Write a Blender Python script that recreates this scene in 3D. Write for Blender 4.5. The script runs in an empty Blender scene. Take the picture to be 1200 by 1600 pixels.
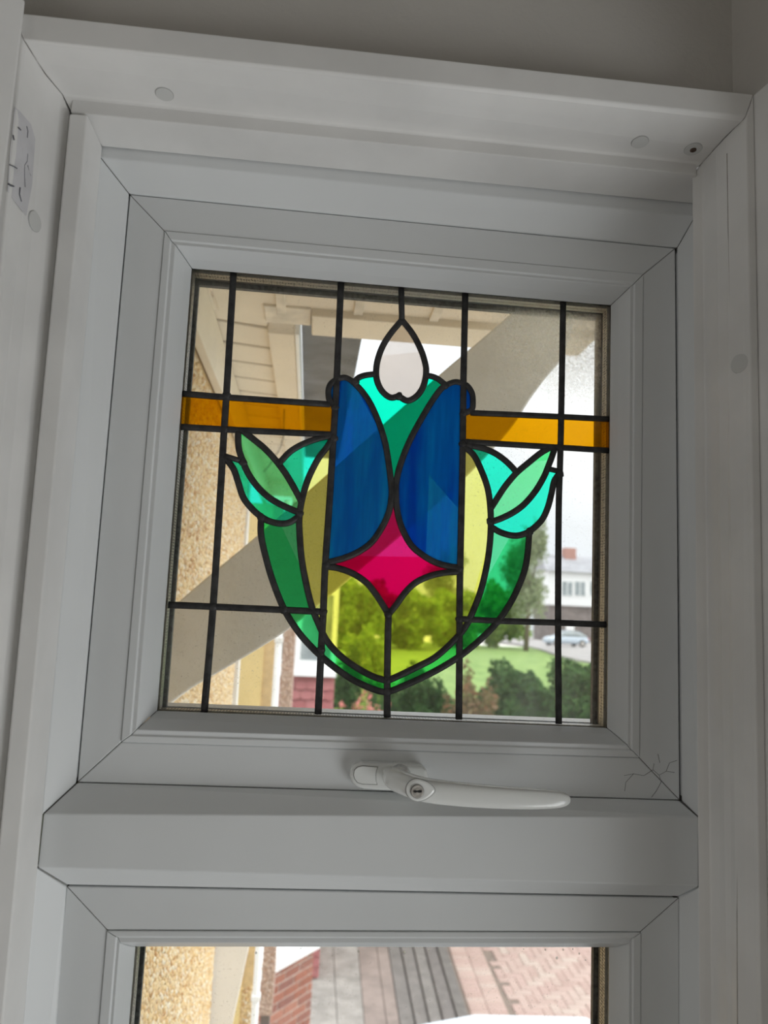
import bpy, bmesh, math, random
import numpy as np
from mathutils import Vector, Matrix
random.seed(7); rng = np.random.default_rng(7)
SC = bpy.context.scene; COL = SC.collection

# ------------------------------------------------------------------ camera
F = 1200.0                                   # focal length in pixels of the 1200x1600 frame
YAW, PITCH, ROLL = math.radians(5.19), math.radians(7.55), math.radians(2.71)
Z0 = 1.45                                    # height of the sash bottom above the room floor
CAM = np.array([0.159, -0.589, 0.1303 + Z0])
def _rot(y, p, r):
    f = np.array([math.sin(y)*math.cos(p), math.cos(y)*math.cos(p), math.sin(p)])
    rt = np.array([math.cos(y), -math.sin(y), 0.0]); up = np.cross(rt, f)
    return np.array([math.cos(r)*rt + math.sin(r)*up, -math.sin(r)*rt + math.cos(r)*up, f])
RM = _rot(YAW, PITCH, ROLL)
cam_data = bpy.data.cameras.new('camera'); cam = bpy.data.objects.new('camera', cam_data); COL.objects.link(cam)
cam_data.sensor_fit = 'HORIZONTAL'; cam_data.sensor_width = 36.0; cam_data.lens = 36.0*F/1200.0
cam_data.clip_start = 0.01; cam_data.clip_end = 500
m = Matrix.Identity(4)
for i in range(3):
    m[i][0], m[i][1], m[i][2], m[i][3] = RM[0][i], RM[1][i], -RM[2][i], CAM[i]
cam.matrix_world = m
cam_data.dof.use_dof = True; cam_data.dof.focus_distance = 0.63; cam_data.dof.aperture_fstop = 11.0
SC.camera = cam

# ------------------------------------------------------------------ sky, light, exposure
SC.view_settings.view_transform = 'Standard'; SC.view_settings.look = 'None'
SC.view_settings.exposure = 0.0; SC.view_settings.gamma = 1.0; SC.view_settings.use_curve_mapping = False
SC.cycles.use_denoising = True
SC.cycles.transparent_max_bounces = 40; SC.cycles.max_bounces = 12; SC.cycles.diffuse_bounces = 5
SC.cycles.caustics_reflective = False; SC.cycles.caustics_refractive = False
W = bpy.data.worlds.new('sky'); SC.world = W; W.use_nodes = True
wn = W.node_tree.nodes; wl = W.node_tree.links; wn.clear()
w_out = wn.new('ShaderNodeOutputWorld'); w_bg = wn.new('ShaderNodeBackground')
w_tc = wn.new('ShaderNodeTexCoord'); w_no = wn.new('ShaderNodeTexNoise'); w_cr = wn.new('ShaderNodeValToRGB')
w_no.inputs['Scale'].default_value = 2.2; w_no.inputs['Detail'].default_value = 3
w_cr.color_ramp.elements[0].position = 0.3; w_cr.color_ramp.elements[0].color = (0.80, 0.86, 0.96, 1)
w_cr.color_ramp.elements[1].position = 0.65; w_cr.color_ramp.elements[1].color = (1.0, 1.0, 1.0, 1)
wl.new(w_tc.outputs['Generated'], w_no.inputs['Vector']); wl.new(w_no.outputs['Fac'], w_cr.inputs['Fac'])
wl.new(w_cr.outputs['Color'], w_bg.inputs['Color'])
# overcast sky: brightness (1 + 2 sin(elevation)) / 3 of the zenith all round
w_sx = wn.new('ShaderNodeSeparateXYZ'); wl.new(w_tc.outputs['Generated'], w_sx.inputs[0])
w_mx = wn.new('ShaderNodeMath'); w_mx.operation = 'MAXIMUM'; w_mx.inputs[1].default_value = 0.0; wl.new(w_sx.outputs['Z'], w_mx.inputs[0])
w_ma = wn.new('ShaderNodeMath'); w_ma.operation = 'MULTIPLY_ADD'; w_ma.inputs[1].default_value = 2*1.0; w_ma.inputs[2].default_value = 1.0
wl.new(w_mx.outputs[0], w_ma.inputs[0]); wl.new(w_ma.outputs[0], w_bg.inputs['Strength'])
wl.new(w_bg.outputs[0], w_out.inputs['Surface'])
sun_d = bpy.data.lights.new('added_hazy_sun', 'SUN'); sun_d.energy = 2.0; sun_d.angle = math.radians(60); sun_d.color = (1.0, 0.95, 0.86)  # soft sun added to brighten wall, ground and bracket under the overcast
sun = bpy.data.objects.new('added_hazy_sun', sun_d); COL.objects.link(sun)
sun.rotation_euler = Vector((-0.78, 0.19, -0.60)).to_track_quat('-Z', 'Y').to_euler()
def area(name, loc, target, w, h, power, color):
    d = bpy.data.lights.new(name, 'AREA'); d.shape = 'RECTANGLE'; d.size = w; d.size_y = h; d.energy = power; d.color = color
    o = bpy.data.objects.new(name, d); COL.objects.link(o); o.location = loc
    o.rotation_euler = (Vector(target) - Vector(loc)).to_track_quat('-Z', 'Y').to_euler(); return o
area('daylight_through_side_window', (1.25, -0.80, 0.62), (0.0, -0.05, 1.65), 1.0, 1.0, 13.5, (0.95, 0.985, 1.0))
area('daylight_through_bay_window', (-1.2, -1.4, 1.0), (0.3, -0.6, 1.4), 1.0, 1.4, 4.2, (1.0, 0.985, 0.96))

# ------------------------------------------------------------------ pixels to points
def ray(px, py):
    return RM.T @ np.array([(px-600.0)/F, -(py-800.0)/F, 1.0])
def at(px, py, Y):                            # on the plane y = Y
    d = ray(px, py); return CAM + d*((Y-CAM[1])/d[1])
def far(px, py, D): return at(px, py, CAM[1]+D)
def atz(px, py, Z):                           # on the plane z = Z
    d = ray(px, py); return CAM + d*((Z-CAM[2])/d[2])
def atx(px, py, X):
    d = ray(px, py); return CAM + d*((X-CAM[0])/d[0])

# ------------------------------------------------------------------ materials
def mat(name, base, rough=0.5, vary=0.06, scale=8.0, bump=0.0, bscale=60.0, spec=0.5, metal=0.0, base2=None, island=None, detail=4.0, coat=0.0):
    M = bpy.data.materials.new(name); M.use_nodes = True
    n, l = M.node_tree.nodes, M.node_tree.links
    b = n['Principled BSDF']; b.inputs['Roughness'].default_value = rough; b.inputs['Metallic'].default_value = metal
    b.inputs['Specular IOR Level'].default_value = spec; b.inputs['Coat Weight'].default_value = coat
    tc = n.new('ShaderNodeTexCoord'); no = n.new('ShaderNodeTexNoise'); cr = n.new('ShaderNodeValToRGB')
    no.inputs['Scale'].default_value = scale; no.inputs['Detail'].default_value = detail
    c2 = base2 or tuple(min(1, c*(1+vary)) for c in base)
    c1 = base if base2 else tuple(c*(1-vary) for c in base)
    cr.color_ramp.elements[0].color = (*c1, 1); cr.color_ramp.elements[1].color = (*c2, 1)
    cr.color_ramp.elements[0].position = 0.35; cr.color_ramp.elements[1].position = 0.65
    l.new(tc.outputs['Object'], no.inputs['Vector'])
    if island:
        g = n.new('ShaderNodeNewGeometry'); cr.color_ramp.interpolation = 'LINEAR'
        els = cr.color_ramp.elements
        while len(els) > 1: els.remove(els[-1])
        els[0].position = 0; els[0].color = (*island[0], 1)
        for i, c in enumerate(island[1:]):
            e = els.new((i+1)/(len(island)-1)); e.color = (*c, 1)
        l.new(g.outputs['Random Per Island'], cr.inputs['Fac'])
    else:
        l.new(no.outputs['Fac'], cr.inputs['Fac'])
    l.new(cr.outputs['Color'], b.inputs['Base Color'])
    if bump:
        n2 = n.new('ShaderNodeTexNoise'); n2.inputs['Scale'].default_value = bscale; n2.inputs['Detail'].default_value = 5
        bp = n.new('ShaderNodeBump'); bp.inputs['Strength'].default_value = bump; bp.inputs['Distance'].default_value = 0.004
        l.new(tc.outputs['Object'], n2.inputs['Vector']); l.new(n2.outputs['Fac'], bp.inputs['Height']); l.new(bp.outputs[0], b.inputs['Normal'])
    return M
def object_tint(M, cols):                     # colour varied from object to object (bricks, pavers)
    n, l = M.node_tree.nodes, M.node_tree.links
    oi = n.new('ShaderNodeObjectInfo'); cr = n.new('ShaderNodeValToRGB'); mx = n.new('ShaderNodeMix'); mx.data_type = 'RGBA'; mx.blend_type = 'MULTIPLY'
    els = cr.color_ramp.elements
    els[0].color = (*cols[0], 1); els[1].color = (*cols[-1], 1)
    for i, c in enumerate(cols[1:-1]): els.new((i+1)/(len(cols)-1)).color = (*c, 1)
    l.new(oi.outputs['Random'], cr.inputs['Fac'])
    b = n['Principled BSDF']; src = b.inputs['Base Color'].links[0].from_socket
    mx.inputs[0].default_value = 1.0
    l.new(cr.outputs['Color'], mx.inputs[6]); l.new(src, mx.inputs[7]); l.new(mx.outputs[2], b.inputs['Base Color'])
    return M
def leaf_mat(name, cols, transl=0.35):
    M = bpy.data.materials.new(name); M.use_nodes = True; n, l = M.node_tree.nodes, M.node_tree.links; n.clear()
    o = n.new('ShaderNodeOutputMaterial'); g = n.new('ShaderNodeNewGeometry'); cr = n.new('ShaderNodeValToRGB')
    els = cr.color_ramp.elements; els[0].color = (*cols[0], 1); els[1].color = (*cols[-1], 1)
    for i, c in enumerate(cols[1:-1]): els.new((i+1)/(len(cols)-1)).color = (*c, 1)
    d = n.new('ShaderNodeBsdfDiffuse'); t = n.new('ShaderNodeBsdfTranslucent'); mx = n.new('ShaderNodeMixShader'); mx.inputs[0].default_value = transl
    l.new(g.outputs['Random Per Island'], cr.inputs['Fac'])
    for s in (d, t): l.new(cr.outputs[0], s.inputs['Color'])
    l.new(d.outputs[0], mx.inputs[1]); l.new(t.outputs[0], mx.inputs[2]); l.new(mx.outputs[0], o.inputs['Surface'])
    return M
def film(name, tint, milk=0.06, milkcol=None, streak=0.0, rough=0.06):
    """coloured glass film: tint is what two faces let through together"""
    M = bpy.data.materials.new(name); M.use_nodes = True; n, l = M.node_tree.nodes, M.node_tree.links; n.clear()
    o = n.new('ShaderNodeOutputMaterial'); tr = n.new('ShaderNodeBsdfTransparent'); tl = n.new('ShaderNodeBsdfTranslucent')
    gl = n.new('ShaderNodeBsdfGlossy'); gl.inputs['Roughness'].default_value = rough
    t = tuple(math.sqrt(c) for c in tint)
    tr.inputs['Color'].default_value = (*t, 1); tl.inputs['Color'].default_value = (*(milkcol or t), 1)
    mx = n.new('ShaderNodeMixShader'); mx.inputs[0].default_value = milk
    mg = n.new('ShaderNodeMixShader'); mg.inputs[0].default_value = 0.013
    tc = n.new('ShaderNodeTexCoord'); mp = n.new('ShaderNodeMapping'); no = n.new('ShaderNodeTexNoise')
    mp.inputs['Scale'].default_value = (90, 90, 9) if streak else (40, 40, 40)
    mp.inputs['Rotation'].default_value = (0, math.radians(14), 0)
    no.inputs['Scale'].default_value = 1.0; no.inputs['Detail'].default_value = 4
    l.new(tc.outputs['Object'], mp.inputs[0]); l.new(mp.outputs[0], no.inputs['Vector'])
    if streak:
        r = n.new('ShaderNodeMapRange'); r.inputs[1].default_value = 0.3; r.inputs[2].default_value = 0.7
        r.inputs[3].default_value = milk - streak; r.inputs[4].default_value = milk + streak
        l.new(no.outputs['Fac'], r.inputs[0]); l.new(r.outputs[0], mx.inputs[0])
        cr = n.new('ShaderNodeValToRGB'); c_ = milkcol or t
        cr.color_ramp.elements[0].position = 0.35; cr.color_ramp.elements[0].color = (*(q*0.88 for q in c_), 1)
        cr.color_ramp.elements[1].position = 0.72; cr.color_ramp.elements[1].color = (*(min(1.0, q*1.6+0.01) for q in c_), 1)
        l.new(no.outputs['Fac'], cr.inputs['Fac']); l.new(cr.outputs[0], tl.inputs['Color'])
    l.new(tr.outputs[0], mx.inputs[1]); l.new(tl.outputs[0], mx.inputs[2])
    l.new(mx.outputs[0], mg.inputs[1]); l.new(gl.outputs[0], mg.inputs[2]); l.new(mg.outputs[0], o.inputs['Surface'])
    return M
def pane_mat(name, dirt=0.05, fog=None):
    M = bpy.data.materials.new(name); M.use_nodes = True; n, l = M.node_tree.nodes, M.node_tree.links; n.clear()
    o = n.new('ShaderNodeOutputMaterial'); tr = n.new('ShaderNodeBsdfTransparent'); gl = n.new('ShaderNodeBsdfGlossy'); gl.inputs['Roughness'].default_value = 0.01
    tr.inputs['Color'].default_value = (0.985, 0.992, 0.99, 1)
    fr = n.new('ShaderNodeFresnel'); fr.inputs['IOR'].default_value = 1.3
    m1 = n.new('ShaderNodeMixShader'); l.new(fr.outputs[0], m1.inputs[0]); l.new(tr.outputs[0], m1.inputs[1]); l.new(gl.outputs[0], m1.inputs[2])
    tl = n.new('ShaderNodeBsdfTranslucent'); tl.inputs['Color'].default_value = (0.95, 0.95, 0.95, 1)
    tc = n.new('ShaderNodeTexCoord')
    def noise(scale, lo, hi, a, b, det=2):
        no = n.new('ShaderNodeTexNoise'); no.inputs['Scale'].default_value = scale; no.inputs['Detail'].default_value = det
        l.new(tc.outputs['Object'], no.inputs['Vector'])
        r = n.new('ShaderNodeMapRange'); r.inputs[1].default_value = lo; r.inputs[2].default_value = hi; r.inputs[3].default_value = a; r.inputs[4].default_value = b
        l.new(no.outputs['Fac'], r.inputs[0]); return r.outputs[0]
    def op(kind, a, b):
        q = n.new('ShaderNodeMath'); q.operation = kind; q.use_clamp = True
        for i, v in enumerate((a, b)):
            if isinstance(v, (int, float)): q.inputs[i].default_value = v
            else: l.new(v, q.inputs[i])
        return q.outputs[0]
    specks = noise(620, 0.66, 0.74, 0, 1); cloud = noise(9, 0.35, 0.75, 0.2, 1.0, 4)
    fac = op('MULTIPLY', op('ADD', op('MULTIPLY', specks, 0.35), dirt), cloud)
    if fog is not None:                       # condensation gathered at one corner between the panes
        vm = n.new('ShaderNodeVectorMath'); vm.operation = 'DISTANCE'; vm.inputs[1].default_value = tuple(fog[0])
        l.new(tc.outputs['Object'], vm.inputs[0])
        r = n.new('ShaderNodeMapRange'); r.inputs[1].default_value = fog[1]; r.inputs[2].default_value = fog[2]; r.inputs[3].default_value = fog[3]; r.inputs[4].default_value = 0
        l.new(vm.outputs['Value'], r.inputs[0])
        grain = noise(420, 0.35, 0.7, 0.35, 1.0, 3)
        fac = op('ADD', fac, op('MULTIPLY', r.outputs[0], grain))
    m2 = n.new('ShaderNodeMixShader'); l.new(fac, m2.inputs[0]); l.new(m1.outputs[0], m2.inputs[1]); l.new(tl.outputs[0], m2.inputs[2])
    l.new(m2.outputs[0], o.inputs['Surface'])
    return M

M_UPVC = mat('white_upvc', (0.74, 0.755, 0.76), 0.38, 0.03, 5.0, 0.05, 25.0, 0.4)
M_UPVC2 = mat('white_upvc_dusty', (0.76, 0.75, 0.735), 0.42, 0.05, 14.0, 0.05, 40.0, 0.4)
M_SEAM_SHADOW = mat('dirty_seam_and_shadow', (0.16, 0.155, 0.15), 0.8, 0.2)
M_GRIME = mat('grime', (0.34, 0.31, 0.28), 0.9, 0.3, 60)
M_GRIME2 = mat('faint_grime', (0.58, 0.565, 0.545), 0.9, 0.4, 60)
M_GASKET = mat('black_gasket', (0.02, 0.02, 0.022), 0.5, 0.2)
M_GREYG = mat('dusty_gasket', (0.10, 0.10, 0.10), 0.7, 0.5, 300)
M_PLASTER = mat('grey_plaster', (0.56, 0.535, 0.50), 0.9, 0.03, 6, 0.15, 220)
M_CEIL = mat('ceiling_paint', (0.6, 0.59, 0.57), 0.9, 0.02)
M_FLOOR = mat('pale_bounce_floor', (0.45, 0.41, 0.36), 0.7, 0.1)  # unseen floor, kept pale to bounce light up onto the frame
M_CAP = mat('cap_plastic', (0.60, 0.60, 0.585), 0.5, 0.03)
M_CAPR = mat('cap_rim', (0.42, 0.42, 0.415), 0.6, 0.1)
M_SCREW = mat('rusty_screw', (0.12, 0.08, 0.06), 0.4, 0.4, 400, metal=0.8)
M_STICK = mat('sticker_paper', (0.60, 0.59, 0.61), 0.35, 0.05, 60)
M_INK = mat('sticker_ink', (0.12, 0.12, 0.14), 0.6)
M_LEAD = mat('lead_came', (0.035, 0.034, 0.034), 0.5, 0.4, 120, 0.25, 300, 0.4)
M_LEVER = mat('white_painted_metal', (0.80, 0.81, 0.79), 0.22, 0.02, 20, coat=0.3)
M_STEEL = mat('worn_steel', (0.55, 0.52, 0.48), 0.35, 0.2, 500, metal=0.25)
M_BLACK = mat('black_hole', (0.01, 0.01, 0.01), 0.8)
M_WHITEP = mat('white_paint', (0.88, 0.88, 0.87), 0.55, 0.03)
M_BRACKET = mat('brushed_white_paint', (0.92, 0.915, 0.90), 0.7, 0.04, 20, 0.35, 60)
M_CREAM = mat('cream_paint', (0.80, 0.71, 0.58), 0.6, 0.04, 12, 0.1, 90)
M_CREAM2 = mat('cream_paint_grubby', (0.72, 0.65, 0.55), 0.7, 0.15, 30)
M_ROOFDK = mat('dark_roof_sheet', (0.10, 0.105, 0.12), 0.5, 0.5, 12)
M_SPACER = None

# ------------------------------------------------------------------ mesh helpers
def link(name, me, parent=None):
    o = bpy.data.objects.new(name, me); COL.objects.link(o)
    if parent is not None: o.parent = parent
    return o
def mesh(name, verts, faces, material=None, parent=None, smooth=False, bevel=0.0, seg=2, fix=True, sub=0):
    me = bpy.data.meshes.new(name); me.from_pydata([tuple(map(float, v)) for v in verts], [], faces)
    if fix:
        bm = bmesh.new(); bm.from_mesh(me); bmesh.ops.recalc_face_normals(bm, faces=bm.faces); bm.to_mesh(me); bm.free()
    if smooth: me.polygons.foreach_set('use_smooth', [True]*len(me.polygons))
    if material: me.materials.append(material)
    o = link(name, me, parent)
    if bevel:
        b = o.modifiers.new('edge', 'BEVEL'); b.width = bevel; b.segments = seg; b.limit_method = 'ANGLE'; b.angle_limit = math.radians(25)
    if sub:
        s = o.modifiers.new('round', 'SUBSURF'); s.levels = sub; s.render_levels = sub
    return o
def empty(name, loc=(0, 0, 0)):
    o = bpy.data.objects.new(name, None); COL.objects.link(o); o.location = loc; o.empty_display_size = 0.05
    return o
def tag(o, label=None, cat=None, group=None, kind=None):
    if label: o['label'] = label
    if cat: o['category'] = cat
    if group: o['group'] = group
    if kind: o['kind'] = kind
    return o
def loft(name, sections, material, parent=None, closed=True, caps=True, **k):
    n = len(sections[0]); v = [p for s in sections for p in s]; f = []
    for a in range(len(sections)-1):
        for i in range(n if closed else n-1):
            j = (i+1) % n
            f.append((a*n+i, a*n+j, (a+1)*n+j, (a+1)*n+i))
    if caps: f.append(tuple(range(n))); f.append(tuple(range((len(sections)-1)*n, len(sections)*n)))
    return mesh(name, v, f, material, parent, **k)
def bar(name, profA, profB, material, parent=None, gap=0.0, **k):
    """prism between two like profiles (lists of points); gap shortens both ends"""
    A = [np.array(p, float) for p in profA]; B = [np.array(p, float) for p in profB]
    if gap:
        d = [(b-a)/np.linalg.norm(b-a) for a, b in zip(A, B)]
        A = [a+x*gap for a, x in zip(A, d)]; B = [b-x*gap for b, x in zip(B, d)]
    return loft(name, [A, B], material, parent, **k)
def rails(names, loops, material, parent, gap=0.00022, bevel=0.0006, sides=(0, 1, 2, 3)):
    """mitred frame: loops = list of [TL,TR,BR,BL]; rail i runs from corner i to i+1"""
    out = []
    for i in sides:
        out.append(bar(names[i] if not isinstance(names, str) else names, [q[i] for q in loops], [q[(i+1) % 4] for q in loops], material, parent, gap, bevel=bevel))
    return out
def quad(pts, Y): return [at(x, y, Y) for x, y in pts]
def shift(q, dy): return [p+np.array([0, dy, 0]) for p in q]
def grow(q, d, dy=0.0):
    """move a TL,TR,BR,BL quad outwards by d in x and z"""
    s = ((-1, 1), (1, 1), (1, -1), (-1, -1))
    return [p+np.array([sx*d, dy, sz*d]) for p, (sx, sz) in zip(q, s)]
def box(name, lo, hi, material, parent=None, **k):
    (x0, y0, z0), (x1, y1, z1) = lo, hi
    v = [(x0,y0,z0),(x1,y0,z0),(x1,y1,z0),(x0,y1,z0),(x0,y0,z1),(x1,y0,z1),(x1,y1,z1),(x0,y1,z1)]
    return mesh(name, v, [(0,3,2,1),(4,5,6,7),(0,1,5,4),(1,2,6,5),(2,3,7,6),(3,0,4,7)], material, parent, **k)
def prism_y(name, outline, y0, y1, material, parent=None, **k):
    """outline: (x,z) points, extruded from y0 to y1"""
    return loft(name, [[(x, y0, z) for x, z in outline], [(x, y1, z) for x, z in outline]], material, parent, **k)
def slab(name, pts, n, t, material, parent=None, **k):
    """flat polygon pts (3D) given thickness t along n"""
    n = np.array(n, float)*t
    return loft(name, [[np.array(p) for p in pts], [np.array(p)+n for p in pts]], material, parent, **k)
def smooth_line(pts, n=6):
    """Catmull-Rom through 2D points"""
    P = [np.array(p, float) for p in pts]
    if len(P) < 3: return P
    P = [2*P[0]-P[1]] + P + [2*P[-1]-P[-2]]; out = []
    for i in range(1, len(P)-2):
        a, b, c, d = P[i-1:i+3]
        for t in np.linspace(0, 1, n, endpoint=False):
            out.append(0.5*((2*b)+(-a+c)*t+(2*a-5*b+4*c-d)*t*t+(-a+3*b-3*c+d)*t**3))
    return out+[P[-2]]
def disc(name, c, r, n_out, t, material, parent=None, seg=24, bevel=0.0, ry=None, **k):
    n_out = Vector(n_out).normalized(); u = n_out.orthogonal().normalized(); w = n_out.cross(u)
    c = Vector(c); S = []
    for h in (-0.0004, t):
        S.append([tuple(c+n_out*h+u*(r*math.cos(a))+w*(r*math.sin(a))) for a in [2*math.pi*i/seg for i in range(seg)]])
    return loft(name, S, material, parent, bevel=bevel, **k)
def tube(name, pts, r, material, parent=None, seg=8):
    P = [Vector(p) for p in pts]; S = []; nrm = None
    for i, p in enumerate(P):
        t = (P[min(i+1, len(P)-1)]-P[max(i-1, 0)]).normalized()
        nrm = (nrm - t*nrm.dot(t)).normalized() if nrm else t.orthogonal().normalized()
        b = t.cross(nrm); rr = r[i] if isinstance(r, (list, tuple)) else r
        S.append([tuple(p+nrm*(rr*math.cos(a))+b*(rr*math.sin(a))) for a in [2*math.pi*k/seg for k in range(seg)]])
    return loft(name, S, material, parent, smooth=True)

# ================================================================== STRUCTURE: the fixed frames
YS, YF, YB, Y1 = 0.0, -0.018, -0.053, -0.097   # sash face, fixed frame face, inner lip, outer frame face
PYB = 1680                                       # bottom pixel row that members run down to
def edge(x0, y0, x1, y1, py):                    # x on a line at row py
    return x0+(x1-x0)*(py-y0)/(y1-y0)

# ---- trim_1: deep rebated frame nearest the room
t1 = tag(empty('trim_1', at(600, 120, Y1)), 'deep white rebated frame surrounding the leaded window', 'window frame', kind='structure')
t1inv = Matrix.Translation(-t1.location)
def under(o, p):                                 # parent without moving
    o.parent = p; o.matrix_parent_inverse = Matrix.Translation(-Vector(p.location)); return o
ML = [(18, 18, Y1), (36, 62, Y1), (41, 68, Y1+0.003), (59, 98, -0.080), (72, 117, -0.070), (97, 148, YB), (110, 175, YB+0.004)]
MR = [(1178, 147, Y1), (1166, 182, Y1), (1160, 190, Y1+0.003), (1134, 214, -0.080), (1118, 231, -0.070), (1098, 254, YB), (1081, 272, YB+0.004)]
BL_ = [-140, -122, -117, -103, -83, -54, -35]; BR_ = [1205, 1190, 1187, 1153, 1137, 1115, 1093]
head_L = [at(*p) for p in ML]; head_R = [at(*p) for p in MR]
jl, jr = [p.copy() for p in head_L], [p.copy() for p in head_R]
jlb = [at(x, PYB, p[2]) for x, p in zip(BL_, ML)]; jrb = [at(x, PYB, p[2]) for x, p in zip(BR_, MR)]
longer = lambda a, b, k=1.75: [p+(q-p)*k for p, q in zip(a, b)]      # members run on below the frame of view
jlb, jrb = longer(jl, jlb), longer(jr, jrb)
for P in (head_L, head_R):
    P.append(P[-1]+np.array([0, 0.001, 0.02])); P.append(np.array([P[0][0], 0.0, P[0][2]]))
trim_head = under(bar('frame_head', head_L, head_R, M_UPVC2, None, 0.0001, bevel=0.0012, seg=3), t1)
for P in (jr, jrb): P.append(P[-1]+np.array([0.012, 0.006, 0])); P.append(P[-2]+np.array([0.03, 0.05, 0]))
trim_jr = under(bar('frame_jamb', jr, jrb, M_UPVC2, None, 0.0001, bevel=0.001), t1)
for P in (jl, jlb): P.append(P[-1]+np.array([-0.012, 0.02, 0])); P.append(P[-2]+np.array([-0.03, 0.05, 0]))
trim_jl = under(bar('frame_jamb', jl, jlb, M_UPVC2, None, 0.0001, bevel=0.001), t1)
from mathutils.bvhtree import BVHTree
def hit(o, px, py):
    me = o.data; B = BVHTree.FromPolygons([v.co.copy() for v in me.vertices], [tuple(p.vertices) for p in me.polygons])
    d = Vector(ray(px, py)).normalized(); h = B.ray_cast(Vector(CAM), d)
    n_ = h[1] if h[1].dot(d) < 0 else -h[1]
    return h[0], n_
# bead strips clipped inside the head and the hinge side
A = [at(110, 175.6, YB), at(160, 229, YF-0.0015)]; B = [at(1088, 273, YB), at(1090, 319, YF-0.0015)]
for P in (A, B): P += [P[1]+np.array([0, 0, 0.015]), P[0]+np.array([0, 0.001, 0.012])]
under(bar('glazing_bead', A, B, M_UPVC2, None, 0, bevel=0.0008), t1)
A = [at(108.5, 177, YB-0.004), at(137, 179, YB-0.002), at(160, 229.5, YF-0.0015)]
B = [at(edge(108.5,177,32.5,962,PYB), PYB, YB-0.004), at(edge(137,178,64,962,PYB), PYB, YB-0.002), at(edge(160,228,67,1270,PYB), PYB, YF-0.0015)]
B = longer(A, B)
for P in (A, B): P += [P[2]+np.array([-0.016, 0, 0])]
under(bar('glazing_bead', A, B, M_UPVC2, None, 0, bevel=0.0012), t1)
# plastic screw caps
# grime gathered in the coves of the members
def grime(o, pts, r, m_):
    P = []
    for x, y in smooth_line(pts, 8):
        c, n_ = hit(o, float(x), float(y)); P.append(tuple(c-n_*(r*0.6)))
    under(tube('grime_line', P, r, m_, None, 6), t1)
grime(trim_jr, [(1136, 240), (1140.5, 500), (1150, 1000), (1152.5, 1650)], 0.0006, M_GRIME)
def cap(px, py, o, r):
    c, n_ = hit(o, px, py)
    under(disc('cap_rim', c, r*1.05, n_, 0.0002, M_CAPR, None, 32), t1)
    under(disc('screw_cap', c+n_*0.0002, r, n_, 0.0005, M_CAP, None, 32, bevel=0.0002), t1); return c, n_
cap(257, 147, trim_head, 0.0062); cap(1000, 222, trim_head, 0.0062)
c, nn = cap(1083, 233, trim_head, 0.0064)
under(disc('screw_head', c+nn*0.0009, 0.0024, nn, 0.0003, M_SCREW, None, 12), t1)
cap(54, 346, trim_jl, 0.0068); cap(1156, 568, trim_jr, 0.0068)
# sticker half hidden by the neighbouring post, laid on the member's surface
st = [(24, 168), (30, 174), (47, 194), (54, 217), (49, 290), (40, 337), (33, 328), (12, 300), (16, 240)]
h_ = [hit(trim_jl, *p) for p in st]
front = [tuple(p+q*0.0006) for p, q in h_]; back = [tuple(p+q*0.0001) for p, q in h_]
cm, nm = hit(trim_jl, 36, 255); nf = len(front)
fv = front+back+[tuple(cm+nm*0.0006)]
sticker = mesh('sticker', fv, [(i, (i+1) % nf, 2*nf) for i in range(nf)]+[(i, (i+1) % nf, nf+(i+1) % nf, nf+i) for i in range(nf)], M_STICK)
under(sticker, t1); sticker['label'] = 'torn clear sticker with smudged black marks'
for pts, wd in (([(27, 199), (31, 203)], .0008), ([(40, 197), (42, 205), (41, 215)], .0008), ([(21, 212), (21, 219)], .0008), ([(42, 240), (41, 252), (37, 258), (37, 275), (38, 292)], .0004), ([(42, 258), (44, 268), (47, 275)], .0005), ([(15, 258), (20, 260), (25, 263)], .0007), ([(13, 288), (16, 290), (20, 291)], .0012), ([(30, 293), (29, 303), (32, 315)], .0008)):
    under(tube('printed_mark', [tuple(hit(trim_jl, *p)[0]+hit(trim_jl, *p)[1]*0.0006) for p in pts], wd*0.5, M_INK, None, 6), t1)

# ---- trim_2: fixed inner frame with transom
SO = [(203, 304), (1055, 388), (1062, 1250), (121, 1222)]          # sash outline
LO = [(104, 1385), (1061, 1403), (1061, PYB), (edge(104,1385,88,1600,PYB), PYB)]
t2 = tag(empty('trim_2', at(600, 1320, YF)), 'white fixed inner frame with a wide transom bar below the leaded window', 'window frame', kind='structure')
FO = [at(157, 246, YF), at(1086, 338, YF), at(1092, 1277, YF), at(67, 1272, YF)]       # chamfer's outer edge
S0 = quad(SO, -0.001)
S0b = shift(quad(SO, -0.001), 0.05)
FOo = grow(FO, 0.045)
def member(name, i, inner, outer, wide):
    L = [inner, outer, wide, shift(wide, 0.07), shift(inner, 0.05)]
    return under(bar(name, [q[i] for q in L], [q[(i+1) % 4] for q in L], M_UPVC, None, 0.00025, bevel=0.0008), t2)
inn = [p+np.array([d, 0, 0]) for p, d in zip(grow(S0, 0.0011), (0, 0.0011, 0.0011, 0))]
member('frame_head', 0, inn, FO, FOo); member('frame_jamb', 1, inn, FO, FOo); member('frame_jamb', 3, inn, FO, FOo)
tl = [at(121, 1222, -0.001), at(67, 1272, YF), at(58, 1355, YF), at(104, 1384, -0.001)]
tr = [at(1062, 1250, -0.001), at(1092, 1277, YF), at(1092, 1385, YF), at(1061, 1402, -0.001)]
for P in (tl, tr):
    P[0] = P[0]+np.array([0, 0, -0.0007]); P[3] = P[3]+np.array([0, 0, 0.0007])
    P += [P[3]+np.array([0, 0.05, 0]), P[0]+np.array([0, 0.05, 0])]
under(bar('transom', tl, tr, M_UPVC, None, 0.00025, bevel=0.0008), t2)
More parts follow.
